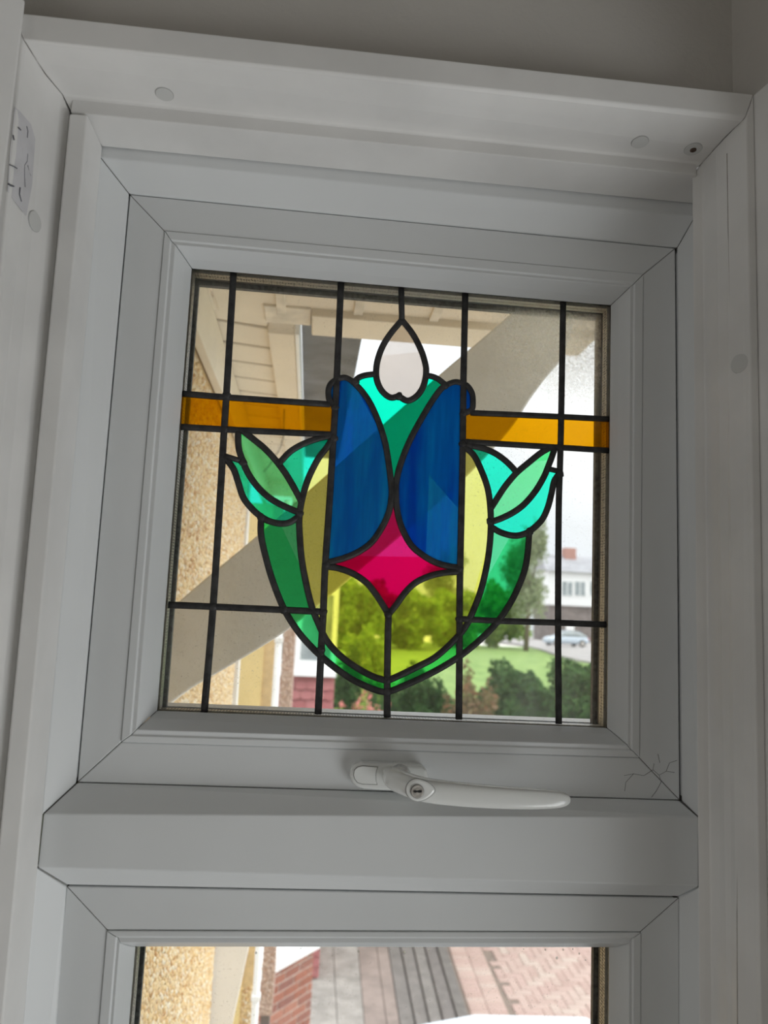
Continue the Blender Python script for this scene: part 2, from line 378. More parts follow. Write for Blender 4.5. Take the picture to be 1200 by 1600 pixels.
def lowjamb(sgn, top_in, top_out, bot_in, bot_out):
    bot_in, bot_out = longer([top_in, top_out], [bot_in, bot_out], 5.0)
    a = [top_in, top_out, top_out+np.array([sgn*0.045, 0, 0]), top_out+np.array([sgn*0.045, 0.07, 0]), top_in+np.array([0, 0.05, 0])]
    b = [bot_in, bot_out, bot_out+np.array([sgn*0.045, 0, 0]), bot_out+np.array([sgn*0.045, 0.07, 0]), bot_in+np.array([0, 0.05, 0])]
    under(bar('frame_jamb', a, b, M_UPVC, None, 0.00025, bevel=0.0008), t2)
lowjamb(-1, at(103.3, 1385, -0.001), at(58, 1355, YF), at(edge(103.3,1385,87.3,1600,PYB), PYB, -0.001), at(edge(58,1355,37,1600,PYB), PYB, YF))
lowjamb(1, at(1062, 1402, -0.001), at(1092, 1385, YF), at(1062.5, PYB, -0.001), at(1094, PYB, YF))
# the jamb bodies run on behind the transom ends
for sgn, pa, pb in ((-1, (67, 1272), (58, 1355)), (1, (1092, 1277), (1092, 1385))):
    a_, b_ = at(*pa, YF), at(*pb, YF)
    A = [a_+np.array([sgn*0.0003, 0.0006, 0]), a_+np.array([sgn*0.045, 0, 0]), a_+np.array([sgn*0.045, 0.07, 0]), a_+np.array([sgn*0.0003, 0.07, 0])]
    B = [b_+np.array([sgn*0.0003, 0.0006, 0]), b_+np.array([sgn*0.045, 0, 0]), b_+np.array([sgn*0.045, 0.07, 0]), b_+np.array([sgn*0.0003, 0.07, 0])]
    under(bar('frame_jamb', A, B, M_UPVC, None, 0), t2)
# weld seams seen in the mitres: darker core a hair below the surface
def core(parent, loops, dy, sides=(0, 1, 2, 3)):
    for i in sides:
        a = [q[i]+np.array([0, dy, 0]) for q in loops]; b = [q[(i+1) % 4]+np.array([0, dy, 0]) for q in loops]
        # only the corner ends: short pieces
        for P, Q in ((a, b), (b, a)):
            e = [p+(q-p)*(0.004/np.linalg.norm(q-p)) for p, q in zip(P, Q)]
            under(bar('mitre_seam', P, e, M_SEAM_SHADOW, None, 0), parent)

# ---- window_1: the opening upper light
w1 = tag(empty('window_1', at(600, 1240, YS)), 'white opening top light with locking handle, holding the leaded panel', 'window', kind='structure')
JO = [(257, 361), (1005, 429), (999, 1184), (189, 1160)]             # joint between sash and bead
BE = [(266, 374), (992, 442), (988, 1173), (203, 1150)]              # bead's raised edge
GE = [(300, 420), (954, 477.5), (948, 1137), (246, 1110)]            # glass sight line
YG = 0.018
sash = [quad(SO, YS), quad(JO, YS)]
loops = sash + [shift(grow(sash[1], -0.001), 0.004), shift(grow(sash[1], -0.001), 0.058), shift(sash[0], 0.058)]
for o in rails(('sash_rail', 'sash_stile', 'sash_rail', 'sash_stile'), loops, M_UPVC, None, bevel=0.0008): under(o, w1)
be = quad(BE, -0.0018); jo2 = grow(sash[1], -0.0004); ge = quad(GE, YG)
mid = [b+(g-b)*0.28+np.array([0, -0.0052, 0]) for b, g in zip(be, ge)]
mid2 = [b+(g-b)*0.72+np.array([0, -0.0030, 0]) for b, g in zip(be, ge)]
loops = [jo2, shift(jo2, -0.0012), be, shift(grow(be, -0.0008), 0.0014), mid, mid2, ge, shift(grow(ge, 0.006), 0.001), shift(jo2, 0.012)]
for o in rails('glazing_bead', loops, M_UPVC, None, bevel=0.0005): under(o, w1)
for q in ([sash[0], sash[1], shift(sash[1], 0.004), shift(sash[0], 0.004)],): core(w1, q, 0.0006)
core(t2, [inn, FO, shift(FO, 0.006), shift(inn, 0.004)], 0.0007, (1, 2, 3, 0))
# gaskets, spacer bar and outer rebate of the sealed unit
def band(name, q, y0, y1, t, material, parent, bevel=0.0):
    loops = [shift(q, y0), shift(q, y1), grow(shift(q, y1), t), grow(shift(q, y0), t)]
    for o in rails(name, loops, material, None, gap=0, bevel=bevel): under(o, parent)
def spacer_mat():
    M = mat('bronze_spacer', (0.92, 0.84, 0.72), 0.4, 0.1, 200, metal=0.1)
    n, l = M.node_tree.nodes, M.node_tree.links; b = n['Principled BSDF']
    tc = n.new('ShaderNodeTexCoord'); vo = n.new('ShaderNodeTexVoronoi'); vo.inputs['Scale'].default_value = 430; vo.inputs['Randomness'].default_value = 0.25
    r = n.new('ShaderNodeMapRange'); r.inputs[1].default_value = 0.25; r.inputs[2].default_value = 0.42; mx = n.new('ShaderNodeMix'); mx.data_type = 'RGBA'
    src = b.inputs['Base Color'].links[0].from_socket
    l.new(tc.outputs['Object'], vo.inputs['Vector']); l.new(vo.outputs['Distance'], r.inputs[0]); l.new(r.outputs[0], mx.inputs[0])
    mx.inputs[6].default_value = (0.12, 0.09, 0.06, 1); l.new(src, mx.inputs[7]); l.new(mx.outputs[2], b.inputs['Base Color'])
    return M
M_SPACER = spacer_mat()
def sealed_unit(parent, ge, label_fog):
    g0 = [p-np.array([0, YG, 0]) for p in ge]                        # quad as if at y=0
    band('gasket', grow(g0, 0.0004), YG+0.0004, YG+0.0024, 0.004, M_GASKET, parent)
    band('spacer_bar', grow(g0, -0.0002), YG+0.0068, YG+0.0114, 0.005, M_SPACER, parent)
    band('spacer_bar', grow(g0, -0.0002), YG+0.0122, YG+0.0168, 0.005, M_SPACER, parent)
    band('spacer_seal', grow(g0, 0.0), YG+0.0172, YG+0.0205, 0.005, M_GASKET, parent)
    q1 = grow(g0, -0.0020); q2 = grow(g0, 0.009)
    for k in (2, 3): q1[k] = q1[k]+np.array([0, 0, -0.004]); q2[k] = g0[k]*np.array([0, 1, 1])+np.array([q2[k][0], 0, -0.0005])
    band('outer_gasket', q1, YG+0.0262, YG+0.031, 0.007, M_GREYG, parent)
    band('outer_rebate', q2, YG+0.0312, YG+0.055, 0.008, M_UPVC, parent)
    return g0
def pane(name, g0, y, t, material, parent):
    q = grow(g0, 0.0055)
    return under(loft(name, [shift(q, y), shift(q, y+t)], material, None), parent)
g0 = sealed_unit(w1, ge, True)
fogc = at(905, 500, YG)
M_PANE_IN = pane_mat('inner_glass', 0.05)
M_PANE_OUT = pane_mat('outer_glass_misted', 0.10, (fogc, 0.02, 0.085, 0.7))
M_PANE_LOW = pane_mat('lower_glass', 0.02)
pane('outer_pane', g0, YG+0.0208, 0.004, M_PANE_OUT, w1)

# ---- the stained glass and leads on the inner pane
panel = tag(empty('leaded_glass_panel', at(600, 780, YG)), 'square stained glass panel with a blue and green tulip in black leads', 'stained glass')
pane('clear_pane', g0, YG+0.0026, 0.004, M_PANE_IN, panel)
YL = YG+0.0026                                   # room face of the inner pane
V1 = [(365, 424), (354, 613), (349, 690), (345, 760), (333, 947), (319, 1113)]
V2 = [(533, 438), (526, 597), (522, 667), (515, 783), (508, 887), (505, 960), (502, 1013), (497, 1116)]
V3a = [(627, 450), (628, 500)]
V3b = [(607, 958), (606, 1000), (605, 1062), (605, 1082), (605, 1121)]
V4 = [(727, 458), (724, 610), (723, 697), (721, 800), (719, 887), (718, 960), (718, 1013), (717, 1124)]
V5 = [(880, 472), (877, 647), (875, 730), (873, 800), (872, 973), (873, 1131)]
H1L = [(284, 615), (357, 621), (516, 632)]; H1R = [(735, 645), (873, 651), (951, 655)]
H2L = [(283, 667), (353, 671), (519, 679)]; H2R = [(723, 690), (873, 699), (951, 704)]
H3L = [(263, 945), (333, 948), (443, 953), (505, 956)]; H3R = [(718, 967), (777, 970), (872, 973), (947, 976)]
DROP = [(628, 500), (612, 519), (600, 537), (592, 556), (588, 575), (589, 594), (597, 611), (610, 621), (623, 619)]
DROP2 = [(623, 619), (637, 626), (652, 618), (662, 602), (666, 580), (663, 562), (657, 545), (645, 522), (628, 500)]
LOBL = [(532, 591), (524, 594), (516, 601), (513, 613), (515, 626), (522, 634)]
LOBR = [(720, 600), (729, 602), (737, 613), (739, 627), (737, 640), (725, 646)]
TOPL = [(527, 592), (538, 590), (546, 593), (553, 598)]
TOPR = [(697, 602), (706, 598), (714, 597), (724, 600)]
DIVL = [(553, 598), (567, 613), (580, 633), (593, 663), (602, 693), (607, 722), (611, 754), (612, 774), (608, 799), (598, 822), (581, 847), (559, 863), (535, 873), (512, 879)]
DIVR = [(697, 602), (688, 609), (673, 630), (657, 657), (643, 683), (632, 708), (623, 735), (619, 757), (619, 778), (621, 800), (628, 825), (642, 851), (660, 867), (681, 879), (702, 885), (719, 887)]
ARCL = [(553, 598), (559, 591), (568, 587), (580, 585), (588, 585)]
ARCR = [(666, 587), (674, 588), (684, 592), (697, 602)]
DL = [(510, 885), (529, 888), (551, 896), (572, 910), (587, 928), (598, 945), (607, 960)]
DR = [(607, 960), (620, 944), (633, 926), (650, 910), (672, 900), (694, 895), (719, 893)]
INL = [(519, 686), (510, 700), (497, 717), (482, 747), (473, 776), (468, 805), (468, 830), (471, 870), (478, 910), (487, 947), (497, 973), (510, 1000), (530, 1023), (557, 1043), (583, 1057), (605, 1064)]
INR = [(723, 697), (732, 703), (742, 714), (753, 737), (762, 763), (766, 791), (767, 825), (763, 870), (753, 917), (740, 953), (727, 980), (707, 1003), (680, 1027), (650, 1043), (623, 1056), (605, 1064)]
OUTL = [(408, 808), (408, 837), (417, 877), (427, 910), (443, 950), (463, 983), (483, 1007), (507, 1030), (537, 1053), (563, 1068), (590, 1079), (605, 1082)]
OUTR = [(827, 830), (825, 860), (820, 890), (810, 917), (797, 943), (777, 972), (753, 997), (723, 1022), (690, 1043), (657, 1060), (623, 1075), (605, 1082)]
LA1 = [(372, 674), (373, 700), (380, 722), (388, 740), (402, 760), (420, 777), (440, 789), (467, 801)]
LA2 = [(378, 672), (397, 687), (415, 702), (433, 722), (447, 741), (460, 763), (471, 784)]
LBt = [(350, 712), (376, 720)]
LB = [(351, 714), (365, 733), (372, 753), (380, 777), (392, 793), (405, 805), (420, 814), (438, 818), (453, 816), (468, 806)]
LC = [(436, 724), (453, 706), (473, 694), (498, 685), (520, 681)]
RA1 = [(862, 698), (846, 707), (827, 722), (807, 739), (790, 759), (778, 777), (766, 796)]
RA2 = [(867, 700), (862, 715), (857, 728), (850, 745), (837, 767), (820, 787), (803, 800), (783, 810), (766, 816)]
RBt = [(859, 733), (876, 737)]
RB = [(874, 740), (866, 752), (862, 770), (856, 793), (847, 812), (833, 826), (820, 834), (803, 837), (783, 832), (767, 823)]
RC = [(727, 695), (753, 700), (773, 708), (790, 720), (803, 733), (809, 741)]
def pt(p, off): return at(p[0], p[1], YL+off)
def came(px_pts, wpx=10.5, smooth=True, name='lead_came'):
    P = smooth_line(px_pts, 5) if smooth else [np.array(p, float) for p in px_pts]
    w = wpx*0.000253; S = []
    Q = [pt(p, 0.0) for p in P]
    prof = [(-1, 0.0003), (-0.92, -0.0007), (-0.55, -0.0015), (0, -0.0019), (0.55, -0.0015), (0.92, -0.0007), (1, 0.0003)]
    for i, q in enumerate(Q):
        t = Q[min(i+1, len(Q)-1)]-Q[max(i-1, 0)]; t /= np.linalg.norm(t); s = np.array([t[2], 0, -t[0]])
        S.append([q+s*(a*w)+np.array([0, b, 0]) for a, b in prof])
    o = loft(name, S, M_LEAD, None, smooth=True); under(o, panel); return o
for L, wd in ((V1, 11), (V2, 11), (V3a, 10), (V3b, 11), (V4, 11), (V5, 10.5), (H1L, 10.5), (H1R, 10), (H2L, 10.5), (H2R, 10), (H3L, 10.5), (H3R, 10)): came(L, wd)
for L in (DROP, DROP2, DIVL, DIVR, INL, INR, OUTL, OUTR, LA1, LA2, LB, LC, RA1, RA2, RB, RC, DL, DR): came(L, 10.5)
for L in (TOPL, TOPR, ARCL, ARCR): came(L, 10)
for L in (LOBL, LOBR): came(L, 10)
came(LBt, 9, False); came(RBt, 9, False)
# solder blobs where leads meet
for j, (px, py) in enumerate([(354, 618), (350, 671), (523, 636), (522, 684), (333, 948), (443, 953), (505, 957), (606, 960), (605, 1063), (605, 1081), (872, 973), (777, 971), (718, 968), (876, 651), (875, 699), (724, 645), (723, 693), (623, 619), (437, 722), (468, 803), (766, 815), (408, 808), (827, 831), (875, 741), (510, 882), (718, 889), (555, 597), (695, 602), (380, 722), (502, 1014)]):
    c = pt((px, py), -0.0006); S = []
    for h, r in ((0.0006, 0.0034), (-0.0008, 0.0033), (-0.0016, 0.0022), (-0.0019, 0.0008)):
        S.append([c+np.array([r*math.cos(a)*(1+0.15*math.sin(3*a+j)), h, r*math.sin(a)*(1+0.12*math.cos(2*a+j))]) for a in [2*math.pi*i/12 for i in range(12)]])
    under(loft('solder_joint', S, M_LEAD, None, smooth=True), panel)

M_TEAL = film('teal_glass', (0.004, 0.93, 0.56), 0.05, (0.01, 0.9, 0.6))
M_GREEN = film('green_glass', (0.05, 0.75, 0.26), 0.06, (0.1, 0.8, 0.35))
M_LEAF = film('leaf_green_glass', (0.10, 0.85, 0.28), 0.06, (0.2, 0.85, 0.35))
M_YEL = film('yellow_glass', (0.97, 0.95, 0.16), 0.05, (0.95, 0.95, 0.25))
M_ORG = film('amber_glass', (1.0, 0.46, 0.003), 0.22, (1.0, 0.6, 0.01))
M_PINK = film('pink_glass', (1.0, 0.002, 0.13), 0.22, (1.0, 0.0, 0.25))
M_BLUE = film('blue_glass', (0.0005, 0.075, 0.85), 0.80, (0.004, 0.33, 1.0), streak=0.15, rough=0.35)
M_MILK = film('milky_glass', (0.98, 0.88, 0.82), 0.3, (1.0, 0.95, 0.91))
def piece(name, outline, material, label):
    S = [[pt(p, 0.0) for p in outline], [pt(p, -0.0004) for p in outline]]
    o = loft(name, S, material, None); under(o, panel); o['label'] = label; return o
def sm(L): return [tuple(p) for p in smooth_line(L, 4)]
def cut(L, a, b): return [p for p in sm(L) if a <= p[1] <= b]
piece('blue_petal', sm(TOPL)+sm(DIVL)[1:]+[(509, 879), (515, 783), (522, 667)], M_BLUE, 'deep blue streaky petal beside the amber band at the gable end')
piece('blue_petal', sm(TOPR)[::-1]+sm(DIVR)[1:]+[(719, 887), (721, 800), (723, 697)], M_BLUE, 'deep blue streaky petal facing the street')
piece('petal_tip', sm(LOBL)+[(526, 597)], M_BLUE, 'small blue lobe outside the lead')
piece('petal_tip', sm(LOBR)+[(724, 610)], M_BLUE, 'small blue lobe outside the lead')
piece('heart_piece', sm(ARCL)[:-1]+[p for p in sm(DROP) if p[1] > 586]+sm(DROP2)[1:17]+sm(ARCR)[1:]+[p for p in sm(DIVR) if 602 < p[1] < 758]+[p for p in sm(DIVL) if 598 < p[1] < 765][::-1], M_TEAL, 'teal centre piece under the drop')
piece('drop_piece', sm(DROP)+sm(DROP2)[1:-1], M_MILK, 'milky white teardrop')
piece('diamond_piece', [p for p in sm(DIVL) if p[1] > 768]+sm(DL)+sm(DR)[1:]+[p for p in sm(DIVR) if p[1] > 765][::-1], M_PINK, 'bright pink four pointed star')
piece('yellow_base', sm(DL)+[(606, 1000), (605, 1064)]+[p for p in sm(INL) if 980 < p[1] < 1063][::-1]+[(503, 985), (507, 900)], M_YEL, 'pale yellow base segment')
piece('yellow_base', sm(DR)+[(718, 960), (718, 990)]+[p for p in sm(INR) if 992 < p[1] < 1063]+[(605, 1064), (606, 1000)], M_YEL, 'pale yellow base segment')
piece('yellow_edge', [p for p in sm(INL) if p[1] < 980]+[(505, 960), (508, 887), (515, 783)], M_YEL, 'narrow yellow sliver')
piece('yellow_edge', [p for p in sm(INR) if p[1] < 990]+[(718, 960), (719, 887), (721, 800)], M_YEL, 'narrow yellow sliver')
piece('green_sheath', [p for p in sm(OUTL) if p[1] < 952]+[(443, 953), (489, 955)]+[p for p in sm(INL) if 812 < p[1] < 953][::-1]+[p for p in sm(LB) if p[0] > 408][::-1], M_GREEN, 'green curved sheath')
piece('green_sheath', [p for p in sm(OUTL) if p[1] > 953]+[p for p in sm(INL) if p[1] > 953][::-1], M_LEAF, 'tapering green foot')
piece('green_sheath', [p for p in sm(OUTR) if p[1] < 970]+[(777, 971), (735, 968)]+[p for p in sm(INR) if 828 < p[1] < 968][::-1]+[p for p in sm(RB) if p[0] < 826 and p[1] > 823][::-1], M_GREEN, 'green curved sheath')
piece('green_sheath', [p for p in sm(OUTR) if p[1] > 970]+[p for p in sm(INR) if p[1] > 968][::-1], M_LEAF, 'tapering green foot')
piece('leaf_piece', sm(LA1)+sm(LA2)[::-1], M_LEAF, 'mid green pointed leaf')
piece('leaf_piece', sm(RA1)+sm(RA2)[::-1], M_LEAF, 'mid green pointed leaf')
piece('outer_leaf', LBt+[p for p in sm(LA1) if p[1] > 721]+sm(LB)[::-1], M_TEAL, 'teal outer leaf')
piece('outer_leaf', RBt[::-1]+[p for p in sm(RA2) if p[1] > 727]+sm(RB)[::-1][1:], M_TEAL, 'teal outer leaf')
piece('upper_leaf', sm(LC)+[p for p in sm(INL) if 686 < p[1] < 785]+[p for p in sm(LA2) if 726 < p[1] < 784][::-1], M_TEAL, 'teal upper leaf')
piece('upper_leaf', sm(RC)+[p for p in sm(RA1) if 742 < p[1]]+[p for p in sm(INR) if 698 < p[1] < 795][::-1], M_TEAL, 'teal upper leaf')
piece('amber_band', [(284, 615), (355, 621), (351, 671), (283, 667)], M_ORG, 'short amber bar')
piece('amber_band', [(355, 621), (519, 632), (519, 679), (351, 671)], M_ORG, 'long amber bar')
piece('amber_band', [(726, 645), (877, 651), (875, 699), (723, 690)], M_ORG, 'long amber bar')
piece('amber_band', [(877, 651), (951, 655), (951, 704), (875, 699)], M_ORG, 'short amber bar')

# ---- handle on the bottom rail
hd = empty('handle', at(615, 1210, YS)); under(hd, w1); hd['label'] = 'white locking lever handle with key cylinder'
hd.matrix_parent_inverse = Matrix.Identity(4); hd.location = Vector(at(615, 1210, YS))-Vector(w1.location)
HB = Vector(at(615, 1210, YS))
def hunder(o): o.parent = hd; o.matrix_parent_inverse = Matrix.Translation(-HB); return o
# rose plate
pl = [(546, 1208), (548, 1197), (554, 1190.5), (563, 1188), (600, 1189.5), (640, 1191), (656, 1192.5), (664, 1199), (668, 1212), (666, 1226), (660, 1232), (640, 1233), (600, 1231), (566, 1229), (555, 1225), (548, 1218)]
def plate(name, pts, y0, y1, inset, material):
    c = np.mean([at(x, y, YS) for x, y in pts], axis=0); A = [at(x, y, y0) for x, y in pts]
    dz = A[0]*0; B = [p+np.array([0, y1-y0, 0]) for p in A]
    Cc = [p+(c-p)*inset*np.array([0.45, 0, 1.0])+np.array([0, -0.0022, 0]) for p in B]
    return hunder(loft(name, [A, B, Cc], material, None, bevel=0.0012, seg=3))
plate('rose_plate', pl, YS+0.0005, YS-0.0075, 0.12, M_LEVER)
bt = [(552, 1211), (553, 1203), (558, 1198), (566, 1196), (591, 1198), (588.5, 1204), (587.5, 1212), (588, 1220), (590, 1226.5), (566, 1225.5), (558, 1223), (553.5, 1217)]
o = hunder(loft('button_gap', [[at(x, y, YS-0.0085) for x, y in bt], [at(x, y, YS-0.0100) for x, y in bt]], M_SEAM_SHADOW, None))
cx_, cy_ = 571, 1211
bt2 = [(cx_+(x-cx_)*0.955, cy_+(y-cy_)*0.94) for x, y in bt]
hunder(loft('push_button', [[at(x, y, YS-0.0088) for x, y in bt2], [at(x, y, YS-0.0104) for x, y in bt2]], M_LEVER, None, bevel=0.0004))
# lever: sections (x top, y top, x bottom, y bottom, depth centre, half thickness)
sec = [(600, 1212, 600, 1216, -0.016, 0.006), (599, 1204, 598, 1222, -0.020, 0.009), (606, 1199, 604, 1229, -0.022, 0.011), (618, 1198.5, 615, 1236, -0.026, 0.012), (634, 1205, 632, 1243, -0.031, 0.0115),
       (650, 1211.5, 648, 1249.5, -0.034, 0.010), (668, 1215.5, 667, 1254, -0.036, 0.0085), (695, 1219.5, 694, 1257.5, -0.038, 0.0072), (725, 1222.5, 724, 1260.5, -0.0395, 0.0065), (765, 1226.5, 764, 1263, -0.040, 0.006),
       (810, 1230, 809, 1264.5, -0.040, 0.0058), (850, 1232.5, 849, 1264, -0.0395, 0.0056), (872, 1234.5, 871, 1262.5, -0.039, 0.0054), (885, 1239, 884, 1259.5, -0.0385, 0.0046), (891, 1245, 891, 1253, -0.038, 0.003)]
S = []
for xt, yt, xb, yb, yc, ht in sec:
    T = at(xt, yt, yc); Bm = at(xb, yb, yc); c = (T+Bm)/2; h = (T-Bm)/2; ring = []
    for k in range(16):
        a = 2*math.pi*k/16; ca, sa = math.cos(a), math.sin(a)
        ca = math.copysign(abs(ca)**0.75, ca); sa = math.copysign(abs(sa)**0.62, sa)
        ring.append(c+h*ca+np.array([0, -ht*sa, 0]))
    S.append(ring)
lever = hunder(loft('lever', S, M_LEVER, None, smooth=True, sub=1))
# neck from plate to lever
c0 = at(624, 1213, YS-0.008); c1 = at(624, 1220, -0.026)
hunder(tube('neck', [c0, c0+(c1-c0)*0.5, c1], [0.0088, 0.0084, 0.0084], M_LEVER, None, 20))
# teardrop escutcheon and cylinder
td = []
for k in range(28):
    a = 2*math.pi*k/28; r = 17.5
    x = 652+r*math.cos(a); y = 1234+r*math.sin(a)*0.98
    if math.cos(a) > 0: x = 652+27*math.cos(a); y = 1234.6+17.2*math.sin(a)*(1-0.32*math.cos(a)**2)
    td.append((x, y))
ctd = np.mean([at(x, y, -0.0440) for x, y in td], axis=0)
T0_ = [at(x, y, -0.0380) for x, y in td]; T1_ = [at(x, y, -0.0472) for x, y in td]
tg = [(655+(x-655)*1.07, 1234+(y-1234)*1.07) for x, y in td]
hunder(loft('escutcheon_gap', [[at(x, y, -0.0380) for x, y in tg], [at(x, y, -0.0452) for x, y in tg]], M_CAPR, None)); T2_ = [p+(ctd-p)*0.16+np.array([0, -0.0012, 0]) for p in T1_]
es = hunder(loft('lock_escutcheon', [T0_, T1_, T2_], M_LEVER, None, bevel=0.0006, seg=3))
cc = at(652, 1236.5, -0.0482); N = (0, -1, 0)
hunder(disc('lock_ring', cc, 0.0046, N, 0.0004, M_SEAM_SHADOW, None, 28))
hunder(disc('lock_cylinder', cc+np.array([0, -0.0004, 0]), 0.0043, N, 0.0006, M_STEEL, None, 28, bevel=0.0002))
hunder(disc('lock_plug', cc+np.array([0, -0.0010, 0]), 0.0021, N, 0.0004, M_STEEL, None, 20))
kz = [(-0.0028, 0.0005), (-0.0016, 0.0011), (-0.0004, 0.0007), (0.0012, 0.0012), (0.0030, 0.0010), (0.0029, -0.0004), (0.0010, -0.0006), (-0.0004, -0.0002), (-0.0016, -0.0007), (-0.0028, -0.0003)]
hunder(loft('keyhole', [[cc+np.array([a, -0.0011, b]) for a, b in kz], [cc+np.array([a, -0.0016, b]) for a, b in kz]], M_BLACK, None))
# hairline cracks at the corner of the sash
for L in ([(1022, 1193), (1020, 1203), (1030, 1211), (1041, 1205), (1054, 1207)], [(1020, 1203), (1006, 1212), (990, 1209), (975, 1212)], [(1030, 1211), (1033, 1222), (1026, 1235), (1018, 1246)], [(1041, 1205), (1046, 1192), (1058, 1188)], [(976, 1236), (978, 1222), (990, 1209)], [(1031, 1192), (1028, 1178)]):
    under(tube('hairline_crack', [at(x, y, -0.00008) for x, y in L], 0.00016, M_SEAM_SHADOW, None, 4), w1)

# ---- window_2: the big lower light
w2 = tag(empty('window_2', at(580, 1430, YS)), 'white lower window with clear glass under the transom', 'window', kind='structure')
LJ = [(167, 1453), (1001, 1456), (1002, PYB), (edge(167,1453,160,1600,PYB), PYB)]
LB_ = [(181, 1463.5), (990, 1465.5), (990, PYB), (edge(181,1463.5,175,1600,PYB), PYB)]
LG = [(212, 1479), (951, 1480), (950, PYB), (edge(212,1479,203,1600,PYB), PYB)]
lowz = np.array([0, 0, -0.75])
def low(q): return [q[0], q[1], q[2]+lowz, q[3]+lowz]
s0, s1 = low(quad(LO, YS)), low(quad(LJ, YS))
s1i = [p+d for p, d in zip(s1, (np.zeros(3), np.zeros(3), np.array([0, 0, 0.035]), np.array([0, 0, 0.035])))]
s1 = s1i
loops = [s0, s1, shift(grow(s1, -0.001), 0.004), shift(grow(s1, -0.001), 0.058), shift(s0, 0.058)]
for o in rails(('sash_rail', 'sash_stile', 'sash_rail', 'sash_stile'), loops, M_UPVC, None, bevel=0.0008): under(o, w2)
core(w2, [s0, s1, shift(s1, 0.004), shift(s0, 0.004)], 0.0006)
be2 = [p for p in low(quad(LB_, -0.0018))]; gl2 = [p for p in low(quad(LG, YG))]
for q, d in ((be2, 0.040), (gl2, 0.055)):
    q[2] = q[2]+np.array([0, 0, d]); q[3] = q[3]+np.array([0, 0, d])
jo3 = grow(s1, -0.0004)
mid = [b+(g-b)*0.28+np.array([0, -0.0052, 0]) for b, g in zip(be2, gl2)]; mid2 = [b+(g-b)*0.72+np.array([0, -0.0030, 0]) for b, g in zip(be2, gl2)]
loops = [jo3, shift(jo3, -0.0012), be2, shift(grow(be2, -0.0008), 0.0014), mid, mid2, gl2, shift(grow(gl2, 0.006), 0.001), shift(jo3, 0.012)]
for o in rails('glazing_bead', loops, M_UPVC, None, bevel=0.0005): under(o, w2)
g2 = sealed_unit(w2, gl2, False)
pane('inner_pane', g2, YG+0.0026, 0.004, M_PANE_LOW, w2); pane('outer_pane', g2, YG+0.0208, 0.004, M_PANE_LOW, w2)

M_DROP = film('water_drop', (0.8, 0.82, 0.84), 0.45, (0.95, 0.95, 0.95), rough=0.02)
for x, y, r in ((400, 1489, 3.4), (560, 1487, 3.6), (632, 1488, 4.6), (870, 1497, 4.0), (852, 1484, 3.0), (880, 1484, 2.6), (905, 1490, 3.0), (818, 1483, 2.0), (610, 1483, 1.8), (670, 1485, 2.2), (915, 1500, 2.0), (895, 1483, 2.4), (470, 1482, 1.6), (528, 1483, 1.5)):
    c = at(x, y, YG+0.0248); k_ = r*0.00027; S = []
    for h, q in ((0.0, 1.0), (0.45, 0.85), (0.8, 0.45), (0.88, 0.1)):
        S.append([c+np.array([k_*q*math.cos(a)*0.9, k_*h*0.8, k_*q*math.sin(a)*(1.25 if math.sin(a) > 0 else 0.95)]) for a in [2*math.pi*i/12 for i in range(12)]])
    under(loft('water_drop', S, M_DROP, None, smooth=True), w2)

# ---- room shell
YW = -0.070                                     # wall face above the frame
zT = at(600, 82, Y1)[2]; CEIL = 2.42
cR = at(1145, 138, YW)                          # inside corner of the room
xL0 = float(at(20, 30, Y1)[0])
wf = tag(empty('wall_front', (cR[0]-0.8, YW, zT)), 'plain grey plaster wall above the window frame', 'wall', kind='structure')
def wbox(p, lo, hi, m_=M_PLASTER, name='wall_panel'): return under(box(name, lo, hi, m_), p)
wbox(wf, (-2.0, YW, zT-0.004), (float(cR[0])+0.2, 0.15, CEIL))
wbox(wf, (-2.0, YW+0.03, 0), (xL0-0.06, 0.15, zT-0.004)); wbox(wf, (xL0-0.06, 0.0, 0), (0.60, 0.15, 0.42))
wbox(wf, (0.535, 0.005, 0.42), (0.75, 0.15, zT-0.004))
# the wall return beside the window, with its own window further along
wr = tag(empty('wall_right', (float(cR[0]), -0.3, zT)), 'shadowed grey plaster wall return beside the frame corner', 'wall', kind='structure')
def rotpt(o, a, d, out): return (o[0]+d*math.cos(a)+out*math.sin(a), o[1]-d*math.sin(a)+out*math.cos(a))
def facet(name, o, a, d0, d1, t0, t1_, z0, z1, m_, parent, bevel=0.0):
    q = [rotpt(o, a, d0, t0), rotpt(o, a, d1, t0), rotpt(o, a, d1, t1_), rotpt(o, a, d0, t1_)]
    o_ = loft(name, [[(x, y, z0) for x, y in q], [(x, y, z1) for x, y in q]], m_, None, bevel=bevel); under(o_, parent); return o_
AR = math.radians(78)
facet('wall_panel', cR, AR, 0, 0.9, 0, 0.08, zT-0.004, CEIL, M_PLASTER, wr)
facet('wall_panel', cR, AR, 0.08, 2.6, 0.02, 0.10, 0, 0.55, M_PLASTER, wr)
facet('wall_panel', cR, AR, 1.9, 2.6, 0, 0.08, 0.55, CEIL, M_PLASTER, wr); facet('wall_panel', cR, AR, 0.9, 1.9, 0, 0.08, 2.05, CEIL, M_PLASTER, wr)
t3 = tag(empty('trim_3', tuple(map(float, at(1186, 160, Y1)))), 'white frame post of the adjoining side window, cut by the frame corner', 'window frame', kind='structure')
oR = at(1177, 150, Y1)+np.array([0.0, 0.004, 0]); z3 = zT+0.001
facet('frame_jamb', oR, AR, 0.0015, 0.055, 0.0, 0.06, 0.42, z3, M_UPVC2, t3, 0.002); facet('frame_head', oR, AR, 0.0555, 1.6, 0.0, 0.06, z3-0.06, z3, M_UPVC2, t3, 0.002)
